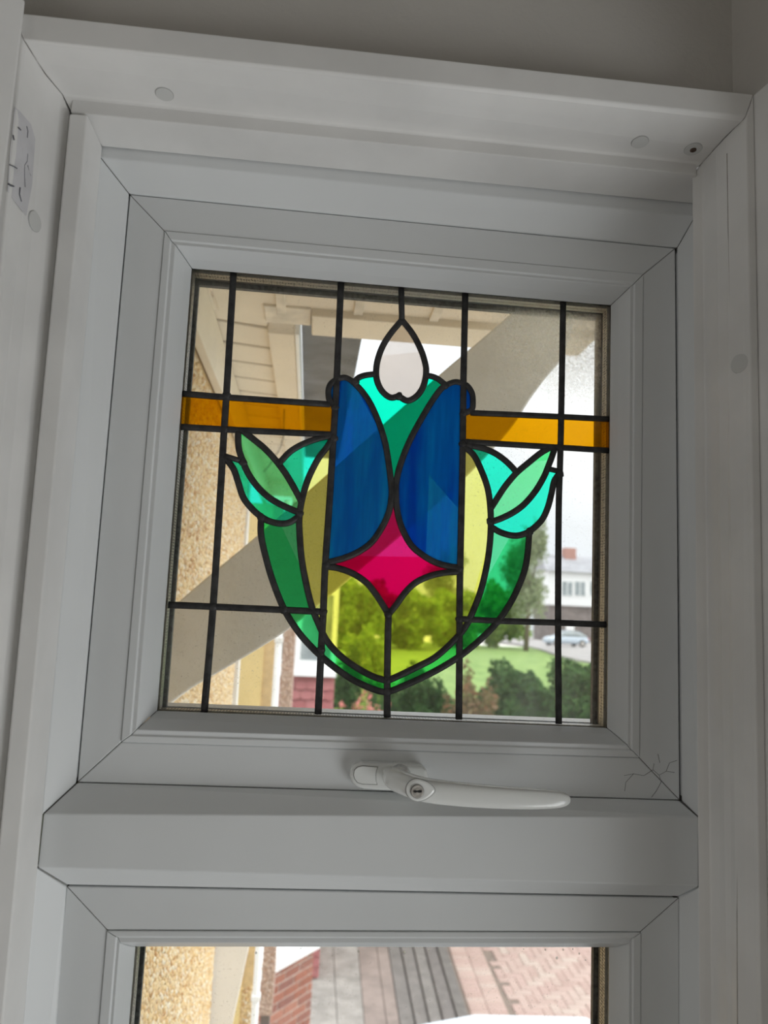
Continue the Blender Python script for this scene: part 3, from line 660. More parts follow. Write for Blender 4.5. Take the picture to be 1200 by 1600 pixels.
facet('frame_jamb', oR, AR, 1.6, 1.655, 0.0, 0.06, 0.42, z3, M_UPVC2, t3, 0.002)
# the facet at the other side, at 45 degrees
t4 = tag(empty('trim_4', tuple(map(float, at(10, 200, Y1)))), 'white post of the adjoining angled bay window covering the sticker', 'window frame', kind='structure')
def facetL(name, o, a, d0, d1, t0, t1_, z0, z1, m_, parent, bevel=0.0):
    f = lambda d, out: (o[0]-d*math.cos(a)-out*math.sin(a), o[1]-d*math.sin(a)+out*math.cos(a))
    q = [f(d0, t0), f(d1, t0), f(d1, t1_), f(d0, t1_)]
    o_ = loft(name, [[(x, y, z0) for x, y in q], [(x, y, z1) for x, y in q]], m_, None, bevel=bevel); under(o_, parent); return o_
oL = at(36, 42, Y1-0.006); AL = math.radians(42)
facetL('frame_jamb', oL, AL, 0.0, 0.075, 0.0, 0.05, 0.42, zT+0.004, M_UPVC2, t4, 0.002); facetL('frame_head', oL, AL, 0.0755, 1.0, 0.0, 0.05, zT-0.06, zT+0.004, M_UPVC2, t4, 0.002)
facetL('frame_jamb', oL, AL, 1.0, 1.06, 0.0, 0.05, 0.42, zT+0.004, M_UPVC2, t4, 0.002)
wl_ = tag(empty('wall_left', (-1.4, -1.2, 1.2)), 'grey plaster wall of the room beside the bay', 'wall', kind='structure')
wbox(wl_, (-2.0, -3.4, 0), (-1.9, YW, CEIL))
wb_ = tag(empty('wall_back', (0, -3.3, 1.2)), 'grey plaster wall behind the viewer', 'wall', kind='structure'); wbox(wb_, (-2.0, -3.4, 0), (2.2, -3.3, CEIL))
wbox(wr, (2.1, -3.3, 0), (2.2, -0.3, CEIL))
tag(box('ceiling', (-2.0, -3.4, CEIL), (2.2, 0.15, CEIL+0.08), M_CEIL), 'plain pale ceiling of the room', 'ceiling', kind='structure')
tag(box('floor', (-2.0, -3.4, -0.08), (2.2, 0.15, 0.0), M_FLOOR), 'floor of the room, made pale to bounce light up', 'floor', kind='structure')
# ================================================================== OUTSIDE
CZ = float(CAM[2]); ZG = CZ-4.0; ZF = CZ-2.3
def gnd(px, py): return atz(px, py, ZG)
def gfar(px, py): return atz(px, py, ZF)
# ---- pebbledashed house wall close to the window
XW = CAM[0]-0.19
pe = atx(372, 954, XW); YE = float(pe[1]); ZSOF = CZ+0.45
M_MORTAR = mat('ochre_render', (0.62, 0.44, 0.22), 0.9, 0.1, 40)
M_STONE = mat('pebbles', (0.7, 0.5, 0.3), 0.55, island=[(0.50, 0.27, 0.10), (0.72, 0.50, 0.24), (0.80, 0.66, 0.42), (0.74, 0.52, 0.24), (0.82, 0.76, 0.62), (0.62, 0.40, 0.20), (0.76, 0.60, 0.36)])
M_STONE2 = mat('mauve_pebbles', (0.5, 0.4, 0.35), 0.6, island=[(0.42, 0.26, 0.19), (0.55, 0.40, 0.32), (0.60, 0.47, 0.40), (0.48, 0.34, 0.28)])
M_OCHRE = mat('ochre_paint', (0.78, 0.60, 0.27), 0.7, 0.03, 30)
M_MAUVE = mat('mauve_render', (0.45, 0.32, 0.27), 0.9, 0.1, 50)
def pebbles(name, o, u, v, n, lu, lv, size, material, parent):
    """stones pressed into the rectangle o + a*u + b*v, facing n; one mesh"""
    u, v, n = (np.array(a, float) for a in (u, v, n))
    nu, nv = int(lu/size), int(lv/size); I, J = np.meshgrid(np.arange(nu), np.arange(nv), indexing='ij')
    a = (I+0.5+0.5*(J % 2)+rng.uniform(-.35, .35, I.shape))*size; b = (J+0.5+rng.uniform(-.35, .35, I.shape))*size
    k = a.ravel() < lu; a, b = a.ravel()[k], b.ravel()[k]; N = len(a)
    base = np.array([[1,0,0.1],[.3,.95,0],[-.8,.6,.1],[-.8,-.6,0],[.3,-.95,.1],[.1,0,1.0],[.62,.45,.62],[-.25,.76,.6],[-.8,0,.55],[-.25,-.76,.6],[.62,-.45,.62]])
    tri = np.array([[0,1,6],[1,7,6],[1,2,7],[2,8,7],[2,3,8],[3,9,8],[3,4,9],[4,10,9],[4,0,10],[0,6,10],[5,6,7],[5,7,8],[5,8,9],[5,9,10],[5,10,6]])
    th = rng.uniform(0, 2*np.pi, N); su = size*rng.uniform(.42, .78, N); sv = size*rng.uniform(.34, .6, N); sn = size*rng.uniform(.25, .55, N)
    X = base[None, :, 0]*su[:, None]; Y_ = base[None, :, 1]*sv[:, None]; Z = base[None, :, 2]*sn[:, None]
    tilt = rng.uniform(-.5, .5, (N, 1)); Z = Z+X*tilt*0.5
    A_ = X*np.cos(th)[:, None]-Y_*np.sin(th)[:, None]+a[:, None]; B_ = X*np.sin(th)[:, None]+Y_*np.cos(th)[:, None]+b[:, None]
    V = np.array(o)+A_[..., None]*u+B_[..., None]*v+Z[..., None]*n
    T = (tri[None]+(np.arange(N)*11)[:, None, None]).reshape(-1, 3)
    me = bpy.data.meshes.new(name); V = V.reshape(-1, 3)
    me.vertices.add(len(V)); me.vertices.foreach_set('co', V.ravel()); me.loops.add(len(T)*3); me.loops.foreach_set('vertex_index', T.ravel().astype(np.int32))
    me.polygons.add(len(T)); me.polygons.foreach_set('loop_start', np.arange(0, len(T)*3, 3, dtype=np.int32)); me.update(calc_edges=True)
    me.materials.append(material); o_ = link(name, me); o_['kind'] = 'stuff'; under(o_, parent); return o_
we = tag(empty('wall_outside', (XW, 1.0, ZG)), 'ochre pebbledashed house wall running away outside the window', 'wall', kind='structure')
wbox(we, (XW-0.25, 0.16, ZG), (XW, YE, ZSOF+0.02), M_MORTAR, 'wall_render')
pebbles('pebbledash', (XW, 0.20, CZ-1.2), (0, 1, 0), (0, 0, 1), (1, 0, 0), YE-0.20, 1.2+0.365, 0.0085, M_STONE, we)

# ---- white corner board, ochre pier, downpipe, mauve pier beyond the corner
def strip_box(name, xl, xr, ptop, pbot, D, thick, material, label, cat, parent=None, rowref=1080):
    a, b = far(xl, rowref, D), far(xr, rowref, D); zt, zb = far(xl, ptop, D)[2], far(xl, pbot, D)[2]
    o = box(name, (a[0], a[1], zb), (b[0], a[1]+thick, zt), material)
    if parent is not None: under(o, parent)
    elif label: tag(o, label, cat)
    return o
D1 = YE-CAM[1]
ca = far(352, 1080, D1+0.01)
cb = [(ca[0]+w_, CZ+z_) for w_, z_ in ((0, -1.5), (0.010, -1.49), (0.072, -1.09), (0.108, -0.86), (0.034, -0.45), (0.028, 0.36), (0, 0.36))]
tag(prism_y('corner_board', cb, float(ca[1]), float(ca[1])+0.03, M_WHITEP, bevel=0.002), 'white painted corner board tapering at the end of the pebbledashed wall', 'board')
D2 = D1+0.55
p_a, p_m, p_b = far(364, 1080, D2), far(408, 1080, D2), far(427, 1080, D2)
pier = tag(empty('rendered_pier', (float(p_m[0]), float(p_m[1]), ZG)), 'ochre rendered pier with one smooth and one pebbled face, behind the white corner board', 'pier')
under(box('smooth_render', (p_a[0]-0.1, p_a[1], ZG), (p_m[0], p_a[1]+0.2, ZSOF-0.09), M_OCHRE), pier)
under(box('rough_render', (p_m[0], p_a[1]+0.004, ZG), (p_b[0], p_a[1]+0.2, ZSOF-0.09), M_MORTAR), pier)
pebbles('pebbledash', (p_m[0], p_a[1]+0.004, ZG+0.2), (1, 0, 0), (0, 0, 1), (0, -1, 0), p_b[0]-p_m[0], 2.6, 0.0095, M_STONE, pier)
D3 = D2-0.08; da = far(431, 1080, D3)
dp = tag(empty('downpipe', (float(da[0]), float(da[1]), ZG)), 'white rainwater downpipe between the ochre and mauve piers', 'pipe')
under(tube('pipe', [(da[0], da[1]-0.03, ZG), (da[0], da[1]-0.03, ZSOF-0.09)], 0.011, M_WHITEP, None, 16), dp)
for zz in (far(405, 1550, D3)[2], CZ-0.1): under(box('pipe_clip', (da[0]-0.014, da[1]-0.045, zz-0.008), (da[0]+0.014, da[1]-0.015, zz+0.008), M_WHITEP, bevel=0.002), dp)
D4 = D2+0.5
ma, mb = far(437, 1080, D4), far(456, 1080, D4); zmb = far(415, 1587, D4)[2]
mp_ = tag(empty('mauve_pier', (float(ma[0]), float(ma[1]), zmb)), 'mauve pebbledashed pier between the downpipe and the low brick wall', 'pier')
under(box('render_core', (ma[0], ma[1], zmb), (mb[0], ma[1]+0.25, ZSOF-0.1), M_MAUVE), mp_)
pebbles('pebbledash', (ma[0], ma[1], zmb+0.005), (1, 0, 0), (0, 0, 1), (0, -1, 0), mb[0]-ma[0], 2.0, 0.011, M_STONE2, mp_)
under(box('pier_base', (ma[0]+0.004, ma[1]+0.05, ZG), (mb[0]-0.01, ma[1]+0.25, zmb), mat('brick_with_painted_shade', (0.16, 0.13, 0.12), 0.9)), mp_)  # base coloured dark to paint the shade under the pier

# ---- porch canopy overhead
can = tag(empty('porch_canopy', (0.2, 0.6, ZSOF)), 'cream boarded underside of the porch canopy above the window', 'canopy')
def zquad(pts, Z): return [atz(x, y, Z) for x, y in pts]
def zslab(name, pts, Z, t, material, parent, **k): return under(slab(name, zquad(pts, Z), (0, 0, 1), t, material, None, **k), parent)
# near boarding between window and front beam: planks split along depth
xs = [250, 335, 440, 558, 672, 790, 910, 1040]
for i in range(len(xs)-1):
    def sl(x, y): return (x, y)
    x0, x1 = xs[i], xs[i+1]
    top = [atz(x0, 300, ZSOF), atz(x1, 300, ZSOF)]
    yn, yf = 0.13, float(atz(560, 492, ZSOF)[1])+0.03
    xa = float(atz(x0, 485+0.11*(x0-440), ZSOF)[0]); xb = float(atz(x1, 485+0.11*(x1-440), ZSOF)[0])
    under(box('soffit_board', (xa+0.002, yn, ZSOF), (xb-0.002, yf, ZSOF+0.015), M_CREAM, bevel=0.002), can)
    if i in (1, 2, 3, 4): under(box('batten', (xb-0.007, yn, ZSOF-0.005), (xb+0.007, yf-0.012, ZSOF+0.001), M_CREAM2, bevel=0.001), can)
yb0 = float(atz(560, 508, ZSOF)[1])
# dark strip painting the shadow line, then front beam
zb_ = ZSOF-0.012
by0 = float(atz(560, 500, zb_)[1]); by1 = float(atz(560, 530, zb_)[1])
bxl, bxr = float(atz(487, 512, zb_)[0]), float(atz(900, 560, zb_)[0])
under(box('front_beam', (bxl, by0, zb_), (bxr, by1, zb_+0.09), M_CREAM, bevel=0.002), can)
under(box('front_beam', (float(atz(412, 495, zb_)[0]), by0-0.004, zb_+0.008), (bxl-0.0015, by1-0.02, zb_+0.09), M_CREAM2, bevel=0.002), can)
under(box('painted_shadow_line', (float(atz(412, 490, ZSOF)[0]), by0-0.03, ZSOF+0.001), (bxr, by0, ZSOF+0.03), M_SEAM_SHADOW), can)
# boards running from the house wall to the depth beam, each its own plank
ys_ = []
yk = float(atz(330, 455, ZSOF)[1])-0.35; yend = float(atz(470, 800, ZSOF)[1])
bl_x = XW-0.01; dbx0 = float(atz(415, 495, ZSOF-0.006)[0]); dbx1 = float(atz(461, 525, ZSOF-0.006)[0])
k = 0
ys_ = np.linspace(yf+0.02, yf+2.0, 11)
SK = 0.22
ys_ = np.arange(yf-0.06, yf+2.0, 0.1)
for i in range(len(ys_)-1):
    y0_, y1_ = ys_[i]+0.005, ys_[i+1]-0.005
    under(slab('soffit_board', [(bl_x, y0_, ZSOF+0.002), (dbx0, y0_+SK*(dbx0-bl_x), ZSOF+0.002), (dbx0, y1_+SK*(dbx0-bl_x), ZSOF+0.002), (bl_x, y1_, ZSOF+0.002)], (0, 0, 1), 0.016, M_CREAM, None, bevel=0.003), can)
under(box('board_backing', (bl_x, yf-0.05, ZSOF+0.0185), (dbx0, yf+2.0, ZSOF+0.03), M_GRIME), can)  # backing coloured dark to deepen the grooves between boards
under(box('wall_trim', (XW+0.003, 0.2, ZSOF-0.08), (XW+0.018, yf+2.0, ZSOF), M_CREAM, bevel=0.002), can)
under(box('depth_beam', (dbx0, yb0+0.04, ZSOF-0.010), (dbx1, yf+2.0, ZSOF+0.08), M_CREAM, bevel=0.002), can)
under(box('beam_edge', (dbx1+0.0005, by1+0.002, ZSOF-0.012), (dbx1+0.007, yf+2.0, ZSOF+0.04), M_WHITEP, bevel=0.001), can)
dx1 = float(atz(567, 533, ZSOF)[0])
under(box('roof_sheet', (dbx1+0.009, by1-0.03, ZSOF+0.02), (dx1, yf+1.2, ZSOF+0.03), M_ROOFDK), can)
# ---- curved bracket holding the canopy
YBK = CAM[1]+1.0
up_ = [(236, 978), (265, 952), (330, 896), (400, 838), (470, 777), (560, 697), (690, 582), (760, 523), (800, 488), (835, 455), (860, 430)]
lo_ = [(900, 490), (893, 520), (878, 560), (852, 592), (828, 625), (800, 668), (752, 722), (700, 772), (640, 826), (570, 885), (505, 940), (450, 984), (400, 1016), (350, 1046), (300, 1075), (262, 1103), (236, 1125)]
ol = smooth_line(up_, 3)+smooth_line(lo_, 3)
bk = [at(x, y, YBK) for x, y in ol]
bk = [np.array([p[0], p[1], min(p[2], ZSOF-0.0145)]) for p in bk]
bk = [p for i, p in enumerate(bk) if i == 0 or np.linalg.norm(p-bk[i-1]) > 1e-5]
tag(prism_y('curved_bracket', [(p[0], p[2]) for p in bk], YBK, YBK+0.045, M_BRACKET, bevel=0.003), 'pale grey curved timber bracket sweeping up behind the stained glass to the canopy', 'bracket')
tag(tube('loose_cable', [atz(x, y, ZSOF-0.03) for x, y in ((444, 640), (443, 682), (437, 702), (430, 713), (421, 727), (412, 737))], 0.0016, M_SEAM_SHADOW), 'thin dark cable dangling below the canopy boards', 'cable')

# ---- neighbour's bay
M_MAROON = object_tint(mat('maroon_tile', (1, 1, 1), 0.6, 0.08, 30), [(0.34, 0.10, 0.10), (0.42, 0.15, 0.15), (0.38, 0.13, 0.13)])
M_FARW = mat('white_render', (0.82, 0.82, 0.82), 0.8, 0.03)
M_GLASSD = mat('dark_window_glass', (0.30, 0.34, 0.35), 0.08, 0.3, 3)
DN = 9.0
na, nb = far(452, 1080, DN), far(522, 1080, DN); zs_ = far(480, 1056, DN)[2]; zt_ = far(500, 850, DN)[2]
nbay = tag(empty('neighbour_bay', (float(na[0]), float(na[1]), ZG)), 'neighbouring bay with white windows over maroon hung tiles', 'bay window')
under(box('bay_wall', (na[0]-0.5, na[1]+0.05, ZG), (nb[0]-0.02, na[1]+1.0, zt_), M_MAROON), nbay)
th_ = 0.11; zz = ZG+0.02; r_ = 0
while zz < zs_-0.03:
    wx = 0.14; x_ = na[0]-0.5+(0.07 if r_ % 2 else 0)
    while x_ < nb[0]-0.01:
        x2 = min(x_+wx-0.004, nb[0])
        if x2-x_ > 0.02:
            z2 = min(zz+th_+0.03, zs_)
            mesh('tile', [(x_, na[1]+0.012, zz+0.02), (x_+(x2-x_)*.25, na[1]+0.010, zz+0.003), ((x_+x2)/2, na[1]+0.010, zz), (x_+(x2-x_)*.75, na[1]+0.010, zz+0.003), (x2, na[1]+0.012, zz+0.02), (x2, na[1]+0.045, z2), (x_, na[1]+0.045, z2)]
                 + [(x_, na[1]+0.06, z2), (x2, na[1]+0.06, z2)], [(0, 1, 2, 3, 4, 5, 6), (6, 5, 8, 7)], M_MAROON, None)
            under(bpy.context.scene.collection.objects[-1], nbay)
        x_ += wx
    zz += th_; r_ += 1
under(box('window_sill', (na[0]-0.5, na[1]-0.06, zs_), (nb[0]+0.01, na[1]+0.1, zs_+0.055), M_WHITEP), nbay)
for i, (xa, xb) in enumerate(((na[0]-0.45, na[0]+0.02), (na[0]+0.04, nb[0]))):
    fz0, fz1 = zs_+0.055, zt_-0.02
    fr = under(box('window_frame', (xa, na[1], fz0), (xa+0.06, na[1]+0.06, fz1), M_WHITEP), nbay)
    for lo, hi in (((xb-0.06, fz0), (xb, fz1)), ((xa+0.06, fz0), (xb-0.06, fz0+0.12)), ((xa+0.06, fz1-0.08), (xb-0.06, fz1)), ((xa+0.06, (fz0+fz1)/2+0.15), (xb-0.06, (fz0+fz1)/2+0.2))):
        under(box('window_frame', (lo[0], na[1], lo[1]), (hi[0], na[1]+0.06, hi[1]), M_WHITEP), nbay)
    under(box('window_pane', (xa+0.06, na[1]+0.025, fz0+0.12), (xb-0.06, na[1]+0.035, fz1-0.08), M_GLASSD), nbay)

# ---- low brick wall with white coping
M_BRICK = object_tint(mat('red_brick', (1, 1, 1), 0.85, 0.15, 40, 0.4, 90), [(0.30, 0.105, 0.07), (0.40, 0.16, 0.11), (0.24, 0.10, 0.085), (0.45, 0.20, 0.14)])
M_MORT2 = mat('pale_mortar', (0.60, 0.53, 0.47), 0.95, 0.1, 60)
DB = 6.5; b0 = far(431, 1550, DB); ang = math.radians(52)
du = np.array([math.cos(ang), math.sin(ang), 0]); dn = np.array([math.sin(ang), -math.cos(ang), 0])
zc = float(far(431, 1513, DB)[2]); blen = 0.5
# length so that the end falls at the pixel column seen
for _ in range(40):
    e_ = b0+du*blen; d_ = RM @ (e_-CAM); px_ = 600+F*d_[0]/d_[2]
    blen += (489-px_)*0.006
gw = tag(empty('garden_wall', tuple(map(float, (b0[0], b0[1], ZG)))), 'low red brick wall with white coping beside the grey path', 'wall', kind='structure')
def wpt(s, h, o_): return b0*np.array([1, 1, 0])+du*s+dn*o_+np.array([0, 0, h])
def wslab(name, s0_, s1_, h0, h1, o0, o1, m_, bevel=0.0):
    q = [wpt(s0_, h0, o0), wpt(s1_, h0, o0), wpt(s1_, h0, o1), wpt(s0_, h0, o1)]; q2 = [p+np.array([0, 0, h1-h0]) for p in q]
    return under(loft(name, [q, q2], m_, None, bevel=bevel), gw)
wslab('mortar_bed', -0.35, blen-0.004, ZG, zc, -0.10, -0.006, M_MORT2)
hh = zc; row = 0
while hh-0.065 > ZG:
    s_ = -0.33-(0.1125 if row % 2 else 0)
    while s_ < blen-0.02:
        a_, c_ = max(s_, -0.35), min(s_+0.175, blen)
        if c_-a_ > 0.03: wslab('brick', a_, c_, hh-0.056, hh, -0.09, random.uniform(-0.001, 0.003), M_BRICK, 0.003)
        s_ += 0.187
    hh -= 0.067; row += 1
cp = wslab('coping', -0.36, blen+0.02, zc+0.004, zc+0.13, -0.16, 0.05, M_WHITEP, 0.006); cp['label'] = 'white painted coping'

# ---- path, driveway, lawn, road
M_CONC = mat('grey_concrete', (0.32, 0.295, 0.27), 0.9, 0.22, 5, 0.3, 60)
M_CONC2 = mat('brown_concrete', (0.27, 0.215, 0.19), 0.9, 0.15, 6, 0.3, 60)
M_SLEEP = object_tint(mat('weathered_timber', (1, 1, 1), 0.85, 0.25, 9, 0.4, 40), [(0.15, 0.135, 0.125), (0.22, 0.20, 0.185), (0.18, 0.16, 0.15)])
M_PAVE = object_tint(mat('block_paving', (1, 1, 1), 0.85, 0.10, 14, 0.3, 120), [(0.42, 0.29, 0.25), (0.50, 0.37, 0.32), (0.46, 0.32, 0.28), (0.52, 0.42, 0.36)])
M_SAND = mat('paving_sand', (0.22, 0.17, 0.14), 0.95, 0.2, 40)
M_GRASS = mat('lawn_grass', (0.12, 0.22, 0.04), 0.9, 0.2, 1.5, 0.5, 30, base2=(0.24, 0.35, 0.09))
M_ROAD = mat('road_tarmac', (0.34, 0.32, 0.31), 0.9, 0.15, 0.6)
gr = tag(box('ground', (-60, 0.3, ZG-0.4), (110, 190, ZG-0.06), mat('gravel', (0.62, 0.59, 0.54), 0.95, 0.15, 2)), 'pale gravel under everything, added to bounce light up', 'ground', kind='structure')  # unseen pale gravel, made up to bounce light under the canopy
path = tag(empty('path', tuple(map(float, gnd(560, 1560)))), 'grey concrete path with timber strips between brick wall and driveway', 'path', kind='structure')
def gpoly(name, pts, t, m_, parent, bevel=0.0, lift=0.0):
    q = [np.array(p)+np.array([0, 0, lift]) for p in pts]
    return under(loft(name, [[p-np.array([0, 0, t]) for p in q], q], m_, None, bevel=bevel), parent)
def lane(xn, xf, pn=1700, pf=1440): return gnd(xn, pn), gnd(xf, pf)
ed = [(455, 440), (533, 518), (578, 556), (618, 583), (640, 600), (668, 618), (692, 636), (716, 652), (742, 668), (764, 682)]   # columns at row 1700 and row 1440
mats_ = [M_CONC, M_CONC, M_CONC2, M_CONC2, M_SLEEP, M_SLEEP, M_SLEEP, M_SLEEP, M_SLEEP]
for i in range(9):
    a0, a1 = lane(*ed[i]); b0_, b1_ = lane(*ed[i+1]); g_ = np.array([0.006 if i > 3 else 0.003, 0, 0])
    gpoly('path_slab' if i < 4 else 'timber_strip', [a0+g_, b0_-g_, b1_-g_, a1+g_], 0.08, mats_[i], path, 0.006 if i > 3 else 0.004, 0.02*(i-4) if 4 < i else 0.0)
drv = tag(empty('driveway', tuple(map(float, gnd(830, 1540)))), 'pinkish herringbone block paved driveway beside the path', 'driveway', kind='structure')
def pm():
    bm = bmesh.new(); bmesh.ops.create_cube(bm, size=1.0)
    for v in bm.verts: v.co = Vector((v.co.x*0.196, v.co.y*0.096, v.co.z*0.05))
    bmesh.ops.bevel(bm, geom=[e for e in bm.edges if all(v.co.z > 0 for v in e.verts)], offset=0.006, segments=1, affect='EDGES')
    me = bpy.data.meshes.new('paver'); bm.to_mesh(me); bm.free(); me.materials.append(M_PAVE); return me
PM = pm()
eN, eF = gnd(770, 1700), gnd(686, 1440)
def left_limit(y): return float(eN[0]+(eF[0]-eN[0])*(y-eN[1])/(eF[1]-eN[1]))
yA, yB = float(gnd(800, 1600)[1]), float(gnd(800, 1470)[1])
cnt = 0
def paver(x, y, r):
    global cnt
    o = bpy.data.objects.new('paver', PM); COL.objects.link(o); under(o, drv)
    o.location = (x, y, ZG-0.025+random.uniform(-0.003, 0.003)); o.rotation_euler = (random.uniform(-.01, .01), random.uniform(-.01, .01), r+random.uniform(-.015, .015)); cnt += 1
y_ = yA
while y_ < yB:                                      # border courses
    xl_ = left_limit(y_)+0.02
    paver(xl_+0.1, y_, 0); paver(xl_+0.3, y_, 0); y_ += 0.1
xR = float(gnd(935, 1475)[0])
S_ = 0.1
cells = set()
for r_ in range(0, 60):
    for c_ in range(0, 60):
        k = (c_-r_) % 4
        x = left_limit(yA+r_*S_)  # reference only
        X0 = left_limit(yA)+0.0; gx = X0-2.0+c_*S_; gy = yA+r_*S_
        if k == 0: px0, py0, rot, ex, ey = gx+0.1, gy+0.05, 0, gx, gy
        elif k == 2: px0, py0, rot, ex, ey = gx+0.05, gy, math.pi/2, gx, gy
        else: continue
        if py0 > yB or px0 > xR or px0 < left_limit(py0)+0.50: continue
        paver(px0, py0, rot)
gpoly('sand_bed', [gnd(765, 1700), gnd(1250, 1700), gnd(1060, 1440), gnd(684, 1440)], 0.03, M_SAND, drv, 0, -0.012)
under(box('tarmac_apron', (xR+0.12, yA-2.6, ZG-0.05), (xR+9, yB+0.5, ZG-0.004), M_SAND), drv)
lawn = tag(empty('lawn', (6, 20, ZG)), 'rough bright green lawn rising towards the road', 'lawn', kind='structure')
nx, ny = 40, 40; lv, lf = [], []
for i in range(nx+1):
    for j in range(ny+1):
        x = -14+i*(60/nx); y = 9.5+j*(58/ny); h = 0.05*math.sin(x*0.6+1)+0.04*math.sin(y*0.35)+0.04*random.random()
        lv.append((x, y, ZF+h-1.75*max(0.0, 1-max(0.0, y-9.5)/9.0)**1.5))
for i in range(nx):
    for j in range(ny): a = i*(ny+1)+j; lf.append((a, a+ny+1, a+ny+2, a+1))
under(mesh('turf', lv, lf, M_GRASS, None, smooth=True, fix=False), lawn)
RP = ((700, 1004), (770, 1003), (812, 1008), (842, 1016), (872, 1026), (905, 1034), (960, 1044), (1130, 1050), (1130, 1012), (960, 1004), (840, 998), (700, 996))
road = tag(loft('road', [[gfar(x, y)+np.array([0, 0, h]) for x, y in RP] for h in (-0.1, 0.12)], M_ROAD), 'pale grey road curving past the far end of the lawn', 'road', kind='structure')

# ---- plants
def foliage(name, c, r, n, leaf, material, parent, shell=0.55, flat=0.0):
    c = np.array(c, float); r = np.array(r, float)
    d = rng.normal(size=(n, 3)); d /= np.linalg.norm(d, axis=1)[:, None]; rad = shell+(1-shell)*rng.random(n)**0.7
    lump = 1+0.18*np.sin(d[:, 0]*7+c[0])+0.15*np.sin(d[:, 2]*8+c[1])+0.12*np.sin(d[:, 1]*9)
    P = c+d*r*(rad*lump)[:, None]
    a = rng.normal(size=(n, 3)); a /= np.linalg.norm(a, axis=1)[:, None]; b = np.cross(a, rng.normal(size=(n, 3))); b /= np.linalg.norm(b, axis=1)[:, None]
    s = leaf*rng.uniform(0.6, 1.3, n)[:, None]
    V = np.stack([P-a*s, P+b*s*0.45, P+a*s, P-b*s*0.45], 1).reshape(-1, 3); V[:, 2] = np.maximum(V[:, 2], ZG+0.01)
    me = bpy.data.meshes.new(name); me.vertices.add(4*n); me.vertices.foreach_set('co', V.ravel()); me.loops.add(4*n); me.loops.foreach_set('vertex_index', np.arange(4*n, dtype=np.int32))
    me.polygons.add(n); me.polygons.foreach_set('loop_start', np.arange(0, 4*n, 4, dtype=np.int32)); me.update(calc_edges=True); me.materials.append(material)
    o = link(name, me); o['kind'] = 'stuff'; under(o, parent); return o
M_BARK = mat('bark', (0.16, 0.12, 0.08), 0.9, 0.3, 20)
LG_D = leaf_mat('hedge_leaves', [(0.04, 0.10, 0.03), (0.08, 0.16, 0.05), (0.06, 0.13, 0.05)])
LG_M = leaf_mat('bush_leaves', [(0.18, 0.32, 0.06), (0.30, 0.44, 0.10), (0.40, 0.50, 0.14)])
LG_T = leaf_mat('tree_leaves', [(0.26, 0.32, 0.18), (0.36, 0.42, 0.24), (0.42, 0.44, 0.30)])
LG_R = leaf_mat('russet_leaves', [(0.30, 0.16, 0.09), (0.16, 0.17, 0.07), (0.34, 0.22, 0.14)])
M_PETAL = leaf_mat('pink_petals', [(0.75, 0.22, 0.20), (0.85, 0.38, 0.35), (0.80, 0.30, 0.24)])
M_PETY = leaf_mat('yellow_petals', [(0.85, 0.75, 0.10), (0.80, 0.70, 0.20)])
def plant(name, px, pytop, D, halfpx, material, n, leaf, label, cat, group=None, base=None, squat=1.0):
    if base is None: base = ZG if D < 12 else ZF-0.3
    t = far(px, pytop, D); zb = ZG if base is None else base; h = float(t[2]-zb); rx = halfpx/F*D
    r = empty(name, (float(t[0]), float(t[1]), zb)); tag(r, label, cat, group)
    foliage('foliage', (t[0], t[1], zb+h*0.55), (rx, rx*squat, h*0.45), n, leaf, material, r)
    b = Vector((t[0], t[1], zb))
    for k in range(4):
        a = k*1.57+px; under(tube('stem', [b+Vector((0.05*math.cos(a), 0.05*math.sin(a), -0.02)), b+Vector((rx*0.2*math.cos(a), rx*0.2*math.sin(a), h*0.45)), b+Vector((rx*0.45*math.cos(a), rx*0.45*math.sin(a), h*0.75))], [0.02+0.004*h, 0.015+0.002*h, 0.006], M_BARK, None, 6), r)
    return r, t, h, rx
plant('dark_shrub', 800, 1050, 12.4, 66, LG_D, 11000, 0.07, 'dark green shrub standing behind the russet bush', 'shrub', 'dark shrubs along the garden edge')
plant('dark_shrub', 925, 1046, 13.6, 84, LG_D, 13000, 0.07, 'dark green shrub in front of the road and silver car', 'shrub', 'dark shrubs along the garden edge')
plant('russet_bush', 735, 1040, 10.3, 40, LG_R, 5000, 0.05, 'low russet brown bush in front of the dark shrubs', 'bush')
plant('grey_green_shrub', 655, 1056, 13.6, 52, LG_D, 8000, 0.05, 'grey green shrub under the tip of the tulip', 'shrub')
plant('dark_shrub', 550, 1028, 13.0, 32, LG_D, 5000, 0.05, 'dark green shrub against the maroon tiles', 'shrub', 'dark shrubs along the garden edge')
r, t, h, rx = plant('flowering_shrub', 565, 1080, 10.6, 40, LG_M, 4500, 0.04, 'green shrub dotted with pink flowers below the tulip', 'shrub')
foliage('flower', (t[0], t[1], float(t[2])-h*0.25), (rx*1.02, rx*1.02, h*0.27), 320, 0.045, M_PETAL, r, 0.9)
for i, (px, pt_, D, hp) in enumerate(((550, 900, 48, 50), (640, 922, 54, 48), (715, 930, 58, 42), (778, 915, 62, 44))):
    plant('garden_bush', px, pt_, D, hp, LG_M, 6000, 0.26, ('tall green bush behind the yellow base of the tulip', 'round green bush behind the middle of the tulip base', 'green bush beyond the narrow yellow sliver', 'green bush below the pale tree')[i], 'bush', 'bushes at the garden boundary')
r, t, h, rx = plant('yellow_flowers', 575, 980, 15.5, 34, LG_M, 3000, 0.07, 'arching plant with yellow flowers seen through the yellow glass', 'plant')
foliage('flower', (t[0], t[1], ZG+h*0.75), (rx, rx, h*0.25), 300, 0.07, M_PETY, r, 0.8)
